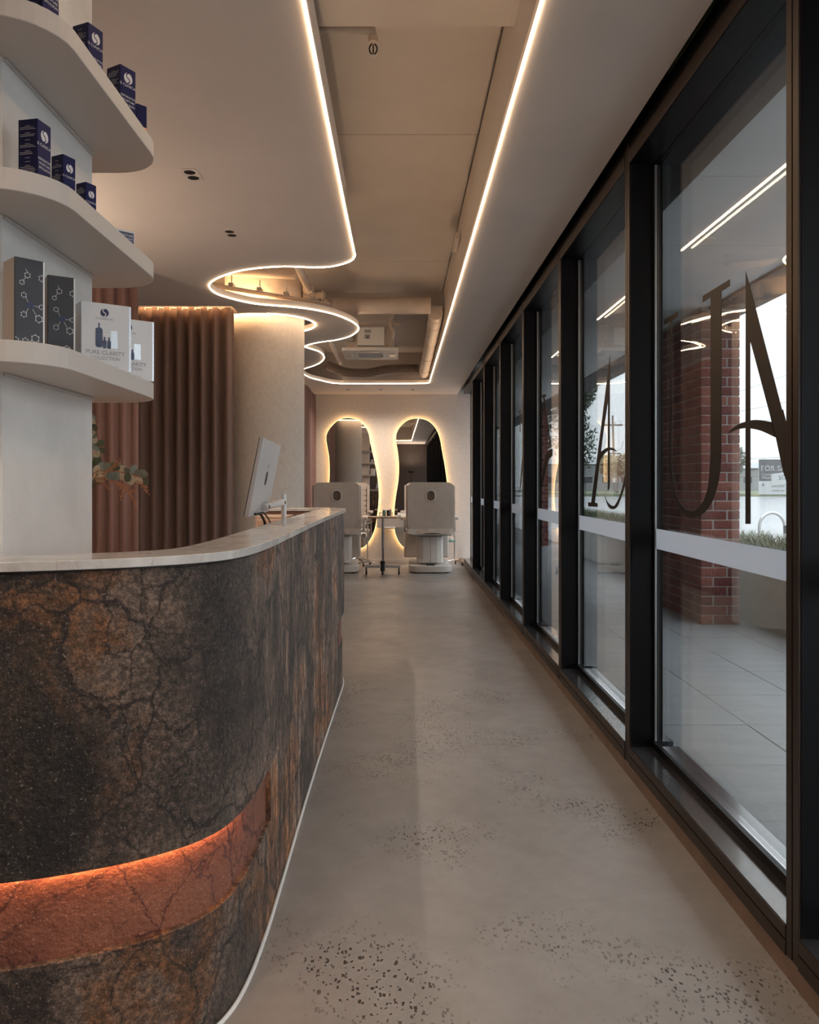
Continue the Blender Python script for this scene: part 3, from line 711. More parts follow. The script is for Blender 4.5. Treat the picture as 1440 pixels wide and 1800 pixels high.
        put_text(pr, 'PURE CLARITY', .0150, lambda u, v: RF(wr*.48+u, h*.235+v)); put_text(pr, 'COLLECTION', .0120, lambda u, v: RF(wr*.48+u, h*.16+v)); put_text(pr, 'iS CLINICAL.COM', .0035, lambda u, v: RF(wr*.62+u, h*.06+v))
        O('printed_text', pr, M_pgrey, t)
        bt = MB()
        bt.add([RF(u, v, .0006) for u, v in rrect(wr*.28, wr*.42, h*.34, h*.63, .006)], [tuple(range(24))]); quad(bt, RF, wr*.335, wr*.365, h*.63, h*.70)
        for c in (.46, .55): bt.add([RF(u, v, .0009) for u, v in rrect(wr*(c-.038), wr*(c+.038), h*.33, h*.45, .003)], [tuple(range(24))]); quad(bt, RF, wr*(c-.016), wr*(c+.016), h*.45, h*.50)
        O('printed_bottles', bt, M_pmid, t)
        bt = MB(); quad(bt, RF, wr*.58, wr*.72, h*.34, h*.60); O('printed_tube', bt, M_silver, t)
    return t
def place(sh, cpx, Y, ytop, lpx, rpx, label, style, group, ratio=1.0, h=None):
    C, a, wl, wr = solve(cpx, Y, lpx, rpx, ratio); z0 = ZSH[sh]+.045
    zt = H+(CY-ytop)/F*Y if ytop is not None else z0+h
    return carton(C, a, wl, wr, z0, zt-z0, label, style, group)
G1, G2 = 'navy cartons on the top shelf', 'navy cartons on the middle shelf'
place(0, 75, 1.69, None, 41, 104, 'navy carton cut by the top edge of the photo, foremost on the top shelf', 'navy', G1, h=.149)
place(0, 155, 1.95, 38, 127, 182, 'tall navy carton, second from the camera on the top shelf', 'navy', G1)
place(0, 211.5, 2.143, 111.5, 187.5, 239.5, 'tall navy carton, third from the camera on the top shelf', 'navy', G1)
place(0, 240, 2.29, 181, 231, 257.5, 'lower navy carton with pink stripe at the far end of the top shelf', 'stripe', G1)
place(1, 66, 1.72, 207.5, 32.5, 89, 'tallest navy carton, foremost on the middle shelf', 'navy', G2)
place(1, 111, 1.885, 270, 90, 133, 'navy carton between two others on the middle shelf', 'navy', G2)
place(1, 151, 2.05, 319, 133.5, 170, 'navy carton, third from the camera on the middle shelf', 'navy', G2)
place(1, 205, 2.23, 400.5, 193, 236.5, 'small blue carton with white edges alone at the far end of the middle shelf', 'edged', G2, ratio=.9)
G3, G4 = 'graphite foil cartons', 'white gift cartons'
place(2, 25.5, 1.66, 450, 6, 78, 'taller graphite foil carton with molecule print, nearest on the lowest shelf', 'silver', G3)
place(2, 83.7, 1.80, 482.5, 76, 131.5, 'shorter graphite foil carton with molecule print beside the white carton', 'silver', G3)
place(2, 142.5, 2.0, 528, 133, 231, 'white carton printed PURE CLARITY COLLECTION facing out in full', 'white', G4, ratio=.42)
carton(Vector((-.800, 2.168)), R(52), .05, .137, ZSH[2]+.045, .168, 'white carton half hidden behind the fully visible white one', 'white', G4)

# ------------------------------------------------------------------ reception counter
ctl = [(-1.45,1.545),(-1.15,1.552),(-.90,1.570),(-.75,1.600),(-.62,1.650),(-.525,1.705),(-.447,1.775),(-.398,1.862),(-.373,1.99),(-.362,2.20),(-.360,2.5),(-.360,3.3),(-.352,4.1),(-.342,4.75),(-.342,4.98),(-.362,5.15),(-.42,5.25),(-.55,5.295),(-.70,5.30),(-.89,5.30)]
cpath = [Vector((v.x, v.y)) for v in spline([(*p, 0) for p in ctl], 6)]
OF = lambda d: offset(cpath, d)                             # + goes inwards (behind the counter)
counter = E('reception_counter', (-.6, 3.2, 0), label='curved reception counter of rough brown veined stone with a terracotta band', cat='counter')
def sub(path, cond): return [p for p, q in zip(path, cpath) if cond(q)]
top = O('countertop', MB().ribbon(OF(-.010), OF(.155), 1.075, 1.095), M_marble, counter, bevel=.002, seg=2, label='pale polished marble ledge')
O('shadow_gap', MB().ribbon(OF(.004), OF(.14), 1.071, 1.075), M_black, counter)
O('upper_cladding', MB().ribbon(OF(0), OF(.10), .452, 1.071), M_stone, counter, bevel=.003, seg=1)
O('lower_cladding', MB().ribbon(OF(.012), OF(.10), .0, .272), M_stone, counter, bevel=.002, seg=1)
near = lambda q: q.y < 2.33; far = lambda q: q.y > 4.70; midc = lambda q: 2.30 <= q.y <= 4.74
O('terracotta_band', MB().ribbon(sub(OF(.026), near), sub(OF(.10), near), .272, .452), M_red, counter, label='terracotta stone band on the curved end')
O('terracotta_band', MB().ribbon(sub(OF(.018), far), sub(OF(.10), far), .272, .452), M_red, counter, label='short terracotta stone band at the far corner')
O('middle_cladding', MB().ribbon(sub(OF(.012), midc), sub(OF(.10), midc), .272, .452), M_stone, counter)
O('inner_lining', MB().ribbon(OF(.10), OF(.125), .0, 1.071), M_inner, counter)
O('band_light', MB().tube([(p.x, p.y, .4492) for p in sub(OF(.0175), lambda q: q.y < 2.02)], .0022, 8), M_ledc, counter, smooth=True, label='warm light strip under the overhang')
O('sealant_bead', MB().tube([(p.x, p.y, .003) for p in OF(.006)], .0058, 8), M_white, counter, smooth=True, label='white sealant bead along the floor')
desk = O('desk', MB().box(-1.15, -.50, 2.25, 5.12, .72, .75).box(-1.13, -1.11, 2.3, 5.1, 0, .72).box(-.9, -.55, 2.28, 2.30, 0, .72), M_inner, bevel=.002, seg=1)
tag(desk, 'peach laminate work desk behind the counter', 'desk')

# monitor
def P3(px, py, Y): return PY(px, py, Y)
mt = E('computer_monitor', (-.56, 3.4, .75), label='thin silver computer monitor seen from behind above the counter', cat='monitor')
TL, BL = P3(464.4, 769.8, 3.1), P3(436.5, 909.4, 3.1); TR = P3(494.4, 783.3, 3.72)
ux = (TR-TL); uz = (TL-BL); BR = BL+ux; nn = ux.cross(uz).normalized()
if nn.x < 0: nn = -nn
th = .017
def slab_pts(a, b): return [BL+nn*a, BR+nn*a, TR+nn*a, TL+nn*a, BL+nn*b, BR+nn*b, TR+nn*b, TL+nn*b]
FQ = [(0,1,2,3),(4,7,6,5),(0,4,5,1),(1,5,6,2),(2,6,7,3),(3,7,4,0)]
O('display_body', MB().add(slab_pts(0, -th), FQ), M_alum, mt, bevel=.0015)
O('screen', MB().add(slab_pts(-th-.0002, -th-.002), FQ), M_screen, mt)
mc = BL+ux*.5+uz*.5; UX, UZ = ux.normalized(), uz.normalized()
def MF(u, v, d=.0005): return mc+UX*u+UZ*v+nn*d
fr = []
for k in range(40):
    a = 2*math.pi*k/40; r = .034*(1-.10*math.cos(2*a)*0-.13*max(0, math.sin(a))**6-.07*max(0, -math.sin(a))**8)
    fr.append((r*.95*math.cos(a), r*math.sin(a)))
bite = circ(-.041, .006, .016, 14, -70, 70)
fr = [p for p in fr if (p[0]+.041)**2+(p[1]-.006)**2 > .016**2]
lg = MB(); i0 = max(range(len(fr)), key=lambda i: (Vector(fr[i])-Vector(fr[i-1])).length)
loop = fr[i0:]+fr[:i0]; loop = loop+(bite if (Vector(loop[-1])-Vector(bite[0])).length < (Vector(loop[-1])-Vector(bite[-1])).length else bite[::-1])
lg.solid([loop], .0003, .0008, lambda u, v, d: MF(u, v, d)); lf = spline([(-.001, .040, 0), (-.009, .046, 0), (-.011, .058, 0), (-.003, .054, 0)], 4, True)
lg.solid([[(p.x, p.y) for p in lf]], .0003, .0008, lambda u, v, d: MF(u, v, d))
O('fruit_emblem', lg, M_black, mt, label='dark bitten fruit emblem')
O('stand_post', MB().tube([(-.548, 3.80, .752), (-.548, 3.80, 1.203)], .0125, 20), M_alum, mt, smooth=True)
O('stand_foot', MB().lathe([(.06, 0), (.06, .008), (.02, .012)], (-.572, 3.80, .7505), 24), M_alum, mt)
a0 = MF(.04, -.125, .012); a1 = Vector((-.546, 3.775, 1.165)); dv = (a1-a0).normalized()
O('stand_arm', MB().tube([a0-dv*.008, a0, a0.lerp(a1, .5), a1, a1+dv*.004], .0145, 16), M_alum, mt, smooth=True)
for p in (a0+dv*.02, a1-dv*.03): O('pivot_screw', MB().tube([p+Vector((.010, -.002, 0)), p+Vector((.0175, -.004, 0))], .008, 16), M_chrome, mt)
for q, (dx, dy) in enumerate(((.0, 0), (.02, .02), (.17, .12))):
    s0 = MF(-.16+dy, -.150, .004)
    O('cable', MB().tube(spline([s0, s0+Vector((.012, .07, -.006)), s0+Vector((.016, .16+dx*.4, -.08)), s0+Vector((.004, .20+dx, -.30)), s0+Vector((-.02, .22+dx, -.375))], 8), .0035 if q else .005, 8), M_black, mt, smooth=True)
tag(O('storage_box', MB().box(-.85, -.66, 4.72, 5.0, .752, 1.06).box(-.84, -.67, 4.71, 4.72, .77, 1.04), M_inner, bevel=.004), 'small peach storage box on the desk behind the counter', 'box')

# ------------------------------------------------------------------ curtains
def curtain(name, path, z0, z1, amp, pitch, m, label, seed=0):
    random.seed(seed); P = [Vector(p) for p in path]; L = [0]
    for a, b in zip(P, P[1:]): L.append(L[-1]+(b-a).length)
    tot = L[-1]; n = int(tot/pitch*14); front = []
    ph = 0
    for i in range(n+1):
        s = tot*i/n; k = max(j for j in range(len(L)) if L[j] <= s+1e-9); k = min(k, len(P)-2)
        u = (s-L[k])/max(1e-6, L[k+1]-L[k]); p = P[k].lerp(P[k+1], u); d = (P[k+1]-P[k]).normalized(); nrm = Vector((-d.y, d.x))
        x = s/pitch+.22*math.sin(s*3.1+seed)
        w = math.sin(2*math.pi*x); w = math.copysign(abs(w)**.62, w)
        front.append((p, nrm, w*amp*(.85+.3*math.sin(s*5.3+seed)), d, math.cos(2*math.pi*x)))
    zs = [z0, z0+.4, (z0+z1)/2, z1-.25, z1-.09, z1-.04, z1]; vs = []; fs = []; m2 = len(front)
    for j, z in enumerate(zs):
        for (p, nr, w, d, c) in front:
            f = 1.0 if j < 4 else (.85, .72, .80)[j-4]
            q = p+nr*w*f+d*(-c*.004 if j == 0 else 0); vs.append(Vector((q.x, q.y, z)))
    for j in range(len(zs)-1):
        for i in range(m2-1): fs.append((j*m2+i, j*m2+i+1, (j+1)*m2+i+1, (j+1)*m2+i))
    t = E(name, (P[0].x, P[0].y, z0), label=label, cat='curtain')
    o = O('curtain_cloth', MB().add(vs, fs), m, t, smooth=True)
    sm = o.modifiers.new('thickness', 'SOLIDIFY'); sm.thickness = .003
    hd = []; 
    for z in (z1-.075, z1-.07):
        hd += [Vector((*(p+nr*(w*.72-.0035)), z)) for (p, nr, w, d, c) in front]
    O('heading_stitch', MB().add(hd, [(i, i+1, m2+i+1, m2+i) for i in range(m2-1)]), m, t)
    O('track', MB().ribbon(offset(path, .012), offset(path, -.012), z1+.006, z1+.028), M_white, t)
    for k in range(int(tot/pitch)+1):
        s = min(tot-.01, pitch*(k+.25)); i = int(s/tot*n); p = front[i][0]
        O('glider', MB().tube([(p.x, p.y, z1-.02), (p.x, p.y, z1+.01)], .005, 6), M_white, t)
    return t
curtain('curtain', [(-2.55, 6.61), (-1.95, 6.61), (-1.62, 6.61), (-1.48, 6.62), (-1.375, 6.64)], .01, 2.715, .042, .105, M_curtain2, 'dark brown pleated curtain lit from above beside the round column', 3)
curtain('curtain', [(-2.5, 5.30), (-1.9, 5.30), (-1.78, 5.33), (-1.755, 5.37)], .01, 2.685, .035, .075, M_curtain, 'reddish mauve curtain behind the dried flowers', 8)
curtain('curtain', [(-1.36, 8.9), (-1.36, 10.8), (-1.36, YB-.06)], .01, 2.685, .035, .10, M_curtain, 'mauve curtain at the far left, beside the mirrors', 5)

# ------------------------------------------------------------------ mirrors
def mirror(pix, label):
    P = [PY(*p, YB-.05) for p in pix]; loop = [(v.x, v.y) for v in spline([(p.x, p.z, 0) for p in P], 6, True)]
    zc = min(p[1] for p in loop); xc = sum(p[0] for p in loop)/len(loop)
    t = E('mirror', (xc, YB-.05, zc), label=label, cat='mirror', group='backlit organic mirrors')
    O('mirror_glass', MB().solid([loop], YB-.052, YB-.046, lambda u, v, d: Vector((u, d, v))), M_mirror, t)
    n = len(loop); big = []; small = []
    for i in range(n):
        tx = Vector(loop[(i+1) % n])-Vector(loop[i-1]); tx.normalize(); nr = Vector((tx.y, -tx.x))
        big.append(Vector(loop[i])+nr*.008); small.append(Vector(loop[i])-nr*.03)
    if sum(a[0]*b[1]-b[0]*a[1] for a, b in zip(loop, loop[1:]+loop[:1])) < 0:
        big = [Vector(loop[i])*2-big[i] for i in range(n)]; small = [Vector(loop[i])*2-small[i] for i in range(n)]
    O('backing_board', MB().solid([[tuple(p) for p in small]], YB-.046, YB-.002, lambda u, v, d: Vector((u, d, v))), M_wallfar, t)
    O('back_light', MB().tube([(loop[i][0]*.7+small[i].x*.3, YB-.036, loop[i][1]*.7+small[i].y*.3) for i in range(n)], .005, 8, closed=True), M_ledb, t, smooth=True)
    O('edge_light', MB().tube([(loop[i][0]*.6+big[i].x*.4, YB-.050, loop[i][1]*.6+big[i].y*.4) for i in range(n)], .0032, 8, closed=True), M_ledm, t, smooth=True, label='warm glowing rim')
    return t
z4 = lambda *P: [(520+x/4.235, 680+y/4.235) for x, y in P]
mirror(z4((390,232),(320,248),(262,300),(232,350),(228,395),(236,450),(248,520),(252,610),(250,700),(240,800),(232,900),(238,1010),(270,1110),(340,1185),(430,1210),(510,1190),(560,1125),(590,1050),(607,950),(617,850),(617,750),(603,640),(583,540),(560,440),(543,350),(515,295),(465,250)), 'left backlit footprint-shaped mirror behind the left treatment chair')
mirror(z4((905,235),(835,250),(780,295),(750,350),(747,405),(758,470),(767,550),(768,640),(762,715),(748,800),(738,880),(733,970),(736,1060),(752,1120),(780,1170),(830,1208),(910,1222),(1000,1200),(1070,1140),(1115,1050),(1137,940),(1140,820),(1125,700),(1108,580),(1088,470),(1070,375),(1035,300),(980,252)), 'right backlit footprint-shaped mirror behind the right treatment chair')
tag(O('power_outlet', MB().box(-.40, -.275, YB-.012, YB-.001, .935, 1.01).box(-.385, -.35, YB-.015, YB-.012, .95, .99).box(-.325, -.29, YB-.015, YB-.012, .95, .99), M_white, bevel=.002, seg=1), 'white double power outlet between the mirrors', 'outlet')
t = E('console_drawer', (-.12, 12.6, .50), label='floating pale console with a drawer between the mirrors', cat='console')
O('cabinet_body', MB().box(-.34, .12, 12.36, 12.74, .575, .735), M_plastic, t, bevel=.01)
O('wall_bracket', MB().box(-.31, -.14, 12.74, YB, .60, .71), M_plastic, t)
O('console_top', MB().box(-.02, .16, 12.32, 12.76, .738, .775), M_white, t, bevel=.003)
O('drawer_lip', MB().tube([(-.27, 12.36, .572), (-.05, 12.36, .572)], .014, 10), M_plastic, t, smooth=True)

# ------------------------------------------------------------------ treatment chairs
def make_chair():
    t = E('treatment_chair', (0, 0, 0), label='x', cat='chair', group='taupe treatment chairs facing the mirrors')
    # base plates (rounded), pedestal
    plate = [(-.30,-.26),(-.27,-.31),(-.20,-.345),(-.10,-.36),(.10,-.36),(.20,-.345),(.27,-.31),(.30,-.26),(.30,-.10),(.24,-.06),(-.24,-.06),(-.30,-.10)]
    O('base_plate', MB().solid([plate], .012, .105, ZF), M_plastic, t, bevel=.018, seg=3)
    O('base_frame', MB().solid([rrect(-.30, .27, -.10, .42, .08)], .02, .135, ZF), M_plastic, t, bevel=.015, seg=2)
    O('foot_switch', MB().box(-.06, .06, -.30, -.20, .105, .112), M_black, t)
    for x, y in ((-.22, -.28), (.22, -.28), (-.22, .34), (.22, .34)): O('levelling_foot', MB().lathe([(.03, 0), (.03, .022)], (x, y, 0), 14), M_black, t)
    for s, (a, b) in enumerate(((-.185, -.0015), (.0015, .185))):
        O('pedestal_cover', MB().solid([([(-.0015, -.19), (-.10, -.185), (-.16, -.16), (-.185, -.10), (-.185, .20), (-.0015, .20)] if s == 0 else [(.0015, .20), (.185, .20), (.185, -.10), (.16, -.16), (.10, -.185), (.0015, -.19)])], .13, .51, ZF), M_plastic, t, bevel=.004, seg=1)
    O('pedestal_collar', MB().solid([rrect(-.17, .17, -.17, .18, .06)], .51, .525, ZF), M_black, t)
    O('seat_frame', MB().box(-.30, .30, -.30, .32, .525, .55), M_steel, t, bevel=.006)
    O('seat_cushion', MB().solid([rrect(-.315, .315, -.25, .36, .06)], .552, .66, ZF), M_vinyl, t, bevel=.03, seg=4)
    # gathered fabric skirt under the backrest
    sk = []; n = 60
    for z, k in ((.625, .0), (.59, .6), (.555, 1.0)):
        for i in range(n+1):
            u = i/n; sk.append(Vector((-.325+.65*u, -.335-.012*k-.010*k*math.sin(u*23)*math.sin(u*7+1), z-.012*k*math.sin(u*9))))
    O('fabric_skirt', MB().add(sk, [(j*(n+1)+i, j*(n+1)+i+1, (j+1)*(n+1)+i+1, (j+1)*(n+1)+i) for j in range(2) for i in range(n)]), M_vinyl, t, smooth=True)
    # backrest: slab with face hole
    tilt = R(4)
    def BK(u, v, d): return Vector((u, -.22+d*math.cos(tilt)-(v-.6)*math.sin(tilt), v-d*math.sin(tilt)*0))
    hole = rrect(-.055, .055, 1.015, 1.155, .05, 6)
    b = O('backrest', MB().solid([rrect(-.325, .325, .60, 1.275, .085, 8), hole], -.085, .02, BK), M_vinyl, t, bevel=.018, seg=4)
    hr = [BK(u, v, -.088) for u, v in rrect(-.062, .062, 1.008, 1.162, .056, 6)]
    O('face_hole_rim', MB().tube(hr, .010, 8, closed=True), M_plastic, b, smooth=True)
    O('face_hole_plug', MB().solid([rrect(-.053, .053, 1.017, 1.153, .048, 6)], -.060, .0, BK), M_plug, b, bevel=.01)
    for k in range(6):                                       # ribbed front cushion
        O('cushion_roll', MB().solid([rrect(-.29, .29, .68+.092*k, .768+.092*k, .03)], .02, .095, BK), M_vinyl, b, bevel=.026, seg=3)
    O('side_bolster', MB().solid([rrect(-.345, -.30, .62, 1.235, .02)], -.05, .09, BK), M_vinyl, t, bevel=.012)
    O('side_bolster', MB().solid([rrect(.30, .345, .62, 1.235, .02)], -.05, .09, BK), M_vinyl, t, bevel=.012)
    # armrests and leg rest
    for s in (-1, 1):
        a = O('armrest', MB().box(min(s*.33, s*.42), max(s*.33, s*.42), -.05, .36, .735, .785), M_vinyl, t, bevel=.02, seg=3)
        O('armrest_bracket', MB().box(min(s*.345, s*.375), max(s*.345, s*.375), .05, .15, .58, .735), M_steel, a)
        O('armrest_bracket', MB().box(min(s*.29, s*.375), max(s*.29, s*.375), .05, .15, .555, .58), M_steel, a)
    O('leg_rest', MB().box(-.37, .30, .38, .50, .155, .56), M_vinyl, t, bevel=.03, seg=3)
    O('hand_controller', MB().box(.315, .34, -.30, -.26, .52, .60), M_white, t, bevel=.006)
    return t
ch = make_chair(); ch.location = (-.870, 11.50, 0); ch['label'] = 'left taupe treatment chair partly hidden behind the end of the counter'
c2 = copy_tree(ch); c2.location = (.448, 11.50, 0); c2['label'] = 'right taupe treatment chair with its whole back and pedestal in view'

# trolley, its jars, stools and stands
def trolley(x, y):
    t = E('side_trolley', (x, y, 0), label='slim rolling side table with timber top between the chairs', cat='table')
    O('table_top', MB().solid([rrect(x-.21, x+.20, y-.20, y+.20, .04)], .775, .795, ZF), M_oak, t, bevel=.006)
    O('column', MB().tube([(x, y, .09), (x, y, .775)], .019, 16), M_chrome, t, smooth=True)
    O('cross_bar', MB().box(x-.245, x+.245, y-.22, y-.17, .095, .135), M_steel, t, bevel=.006)
    O('base_bar', MB().box(x-.02, x+.02, y-.22, y+.22, .085, .125), M_steel, t, bevel=.006)
    O('pole_clamp', MB().tube([(x, y-.2, .05), (x, y-.2, .19)], .032, 12), M_black, t)
    for cx, cy in ((x-.225, y-.2), (x, y-.23), (x+.225, y-.2), (x, y+.2)):
        c = O('caster', MB().tube([(cx-.012, cy, .030), (cx+.012, cy, .030)], .030, 16), M_black, t, smooth=True)
        O('caster_stem', MB().tube([(cx, cy, .055), (cx, cy, .10)], .010, 8), M_black, c)
    return t
trolley(-.222, 11.2)
def jar(x, y, z, r, h, m, ml, label):
    t = E('jar', (x, y, z), label=label, cat='jar', group='small jars on the side trolley')
    O('jar_body', MB().lathe([(r*.9, 0), (r, .004), (r, h*.86), (r*.9, h*.9)], (x, y, z), 20), m, t, smooth=True)
    O('lid', MB().lathe([(r*1.0, h*.9), (r*1.0, h), (r*.85, h*1.02)], (x, y, z), 20), ml, t, smooth=True)
t = E('jar_tray', (-.24, 11.3, .795), label='small frosted acrylic tray holding the jars', cat='tray')
O('tray_base', MB().box(-.27, -.09, 11.22, 11.36, .796, .802), M_white, t)
O('tray_rail', MB().tube([(-.27, 11.22, .84), (-.09, 11.22, .84), (-.09, 11.36, .84), (-.27, 11.36, .84)], .003, 6, closed=True), M_chrome, t)
for a in ((-.27, 11.22), (-.09, 11.22), (-.09, 11.36), (-.27, 11.36)): O('tray_post', MB().tube([(*a, .80), (*a, .855)], .004, 6), M_chrome, t)
jar(-.205, 11.27, .803, .024, .085, M_glassg, M_white, 'green glass jar on the side trolley tray')
jar(-.150, 11.29, .803, .022, .080, M_black, M_chrome, 'dark jar with chrome lid beside the green jar')
jar(-.118, 11.33, .803, .014, .090, M_cream, M_chrome, 'thin amber tube behind the dark jar')
def stool(x, y, label):
    t = E('stool', (x, y, 0), label=label, cat='stool')
    O('seat', MB().lathe([(.15, 0), (.17, .02), (.17, .06), (.15, .08), (.05, .085)], (x, y, .42), 28), M_vinyl, t, smooth=True)
    O('gas_lift', MB().tube([(x, y, .12), (x, y, .42)], .022, 14), M_chrome, t, smooth=True)
    for k in range(5):
        a = R(72*k+15); e = (x+.23*math.cos(a), y+.23*math.sin(a), .075)
        l = O('base_arm', MB().tube([(x, y, .115), e], lambda u: .018-.006*u, 8), M_chrome, t)
        O('caster', MB().tube([(e[0]-.012, e[1], .026), (e[0]+.012, e[1], .026)], .026, 12), M_black, l)
stool(-.66, 12.28, 'round taupe stool on a chrome five-star base by the left mirror')
def lampstand(x, y, h, label, ring):
    t = E('equipment_stand', (x, y, 0), label=label, cat='stand')
    O('pole', MB().tube([(x, y, .07), (x, y, h)], .010, 10), M_chrome, t, smooth=True)
    for k in range(3):
        a = R(120*k+200); e = (x+.15*math.cos(a), y+.15*math.sin(a), .06)
        l = O('foot', MB().tube([(x, y, .08), e], .011, 8), M_chrome, t)
        O('caster', MB().tube([(e[0]-.01, e[1], .024), (e[0]+.01, e[1], .024)], .024, 12), M_black, l)
    if ring:
        O('tray_dish', MB().lathe([(.075, .02), (.07, 0), (.02, -.004)], (x-.05, y, .36), 24), M_glassg, t, smooth=True)
        O('cotton_roll', MB().lathe([(.03, 0), (.033, .01), (.033, .045), (.02, .05)], (x-.05, y, .372), 16), M_white, t, smooth=True)
        O('hook', MB().tube(spline([(x, y, h-.01), (x-.01, y, h+.05), (x+.005, y, h+.08)], 6), .006, 8), M_chrome, t)
        O('control_knob', MB().lathe([(.016, 0), (.016, .03)], (x-.035, y, h-.05), 12), M_black, t)
    else:
        O('cross_arm', MB().tube([(x-.12, y, h-.07), (x+.03, y, h-.07)], .007, 8), M_chrome, t)
        O('magnifier_arm', MB().tube([(x-.25, y, .45), (x-.02, y, .47)], .014, 10), M_white, t)
        O('magnifier_joint', MB().tube([(x-.06, y-.03, .47), (x-.06, y+.03, .47)], .035, 16), M_chrome, t)
lampstand(-.47, 12.02, .68, 'slim chrome rolling stand just left of the side trolley', False)
lampstand(.86, 12.3, .68, 'slim chrome rolling stand with glass dish in the far right corner', True)
def product_box(x, y, z, w, h, m, label): return tag(O('product_box', MB().box(x, x+w, y, y+w, z, z+h), m, bevel=.002, seg=1), label, 'box')

def fill_uplight(x, y, label, w=30):  # uplighters out of view, added to brighten the ceiling
    t = E('fill_uplighter', (x, y, 0), label=label, cat='lamp')
    O('base', MB().lathe([(.14, 0), (.14, .015), (.02, .03)], (x, y, 0), 28), M_bronze, t)
    O('pole', MB().tube([(x, y, .03), (x, y, 1.66)], .012, 12), M_bronze, t, smooth=True)
    O('bowl_shade', MB().lathe([(.02, 1.64), (.09, 1.66), (.15, 1.72), (.155, 1.72), (.09, 1.652), (.02, 1.632)], (x, y, 0), 28), M_bronze, t)
    l = bpy.data.lights.new('bulb', 'SPOT'); l.energy = w; l.color = (1, .80, .62); l.spot_size = R(165); l.spot_blend = 1; l.shadow_soft_size = .05
    o = bpy.data.objects.new('bulb', l); COL.objects.link(o); o.parent = t; o.location = (0, 0, 1.74); o.rotation_euler = (R(180), 0, 0)
fill_uplight(-2.45, 3.9, 'added fill uplighter hidden behind the shelving pier', FILL_UP_W)
fill_uplight(-2.3, -1.6, 'added fill uplighter behind the camera at the left', FILL_UP_W)
fill_uplight(.45, -2.6, 'added fill uplighter by the rear wall near the windows', FILL_UP_W)

# ------------------------------------------------------------------ dried flowers in a vase behind the pier
vx, vy = -1.30, 2.95
sb = O('sideboard', MB().box(-1.9, -1.18, 2.62, 3.30, .06, .86).box(-1.88, -1.20, 2.64, 3.28, 0, .06), M_oak, bevel=.004); tag(sb, 'low timber sideboard behind the pier', 'sideboard')
t = E('flower_arrangement', (vx, vy, .86), label='dried eucalyptus and russet sprigs leaning out from behind the pier', cat='flowers')
O('vase', MB().lathe([(.05, 0), (.085, .05), (.095, .12), (.06, .20), (.035, .24), (.042, .26)], (vx, vy, .86), 28), M_conc, t, smooth=True)
random.seed(21)
def leaf_mb(mb, c, d, up, l, w, curl=.2):
    d = d.normalized(); s = d.cross(up)
    s = s.normalized() if s.length > .01 else d.orthogonal().normalized(); n = s.cross(d).normalized()
    vs = [c]; prof = [(.25, .8), (.55, 1.0), (.82, .7)]
    for u, k in prof: vs += [c+d*l*u-s*w*k*.5+n*curl*l*u*u, c+d*l*u+n*curl*l*(u*u-.08), c+d*l*u+s*w*k*.5+n*curl*l*u*u]
    vs.append(c+d*l+n*curl*l)
    mb.add(vs, [(0,2,1),(0,3,2),(1,2,5,4),(2,3,6,5),(4,5,8,7),(5,6,9,8),(7,8,10),(8,9,10)])
z5 = lambda x, y, Y: PY(150+x/10, 720+y/10, Y)
for bi, (bp, col_) in enumerate((([(100,1180),(300,1080),(520,1080),(760,1130),(1010,1200)], 0), ([(60,1250),(200,1150),(400,1120),(620,1050)], 0), ([(40,1000),(120,700),(150,400),(130,180)], 0), ([(40,900),(150,700),(330,650)], 1), ([(40,1150),(120,1050),(190,1000),(100,1300)], 2), ([(20,800),(200,850),(240,700)], 2))):
    Yb = 2.9+.03*bi
    stem = [Vector((vx, vy, 1.10))]+[z5(x, y, Yb) for x, y in bp]; S = spline(stem, 8)
    br = O('branch', MB().tube(S, .0022, 6), M_russet, t)
    for k in range(6, len(S)-1, 3 if bi < 3 else 5):
        d = (S[min(k+2, len(S)-1)]-S[k-1]).normalized()
        for s in (-1, 1):
            dd = (d*.5+Vector((random.uniform(-.3, .3), random.uniform(-.6, .3), s*.8))).normalized()
            lm = MB(); r = random.random(); big = random.uniform(.026, .038)
            leaf_mb(lm, S[k], dd, Vector((0, 1, .3)), big*1.15, big*random.uniform(.75, 1.0), random.uniform(-.3, .3))
            O('leaf', lm, M_sage3 if (r < .25 or col_ == 2) else (M_sage2 if r > .78 else M_sage), br, smooth=True)
for bi, bp in enumerate(([(150,1200),(450,1250),(650,1370),(800,1500),(890,1690)], [(300,1150),(480,1020),(580,910)], [(900,1250),(1040,1360),(1090,1460)], [(520,1260),(640,1320),(760,1360)], [(520,1260),(650,1420),(620,1560)], [(740,1470),(800,1430),(860,1420)], [(150,1260),(300,1300),(420,1390)], [(760,1050),(830,1035),(900,1020)])):
    S = spline([z5(x, y, 2.86+.01*bi) for x, y in bp], 8)
    sp = O('sprig', MB().tube(S, .0018, 5), M_russet, t)
    mb = MB()
    for k in range(2, len(S)):
        for q in range(3 if bi < 3 else 1):
            p = S[k]+Vector([random.uniform(-.008, .008) for _ in range(3)])
            mb.lathe([(.0012, -.002), (.0024, 0), (.0012, .002)], p, 5)
    O('seed_heads', mb, M_russet, sp, kind='stuff')
tag(O('switch_plate', MB().box(-1.18, -1.122, 2.27, 2.35, 1.12, 1.19), M_white, bevel=.002), 'small white switch block peeking out behind the pier', 'switch').location.x += 0

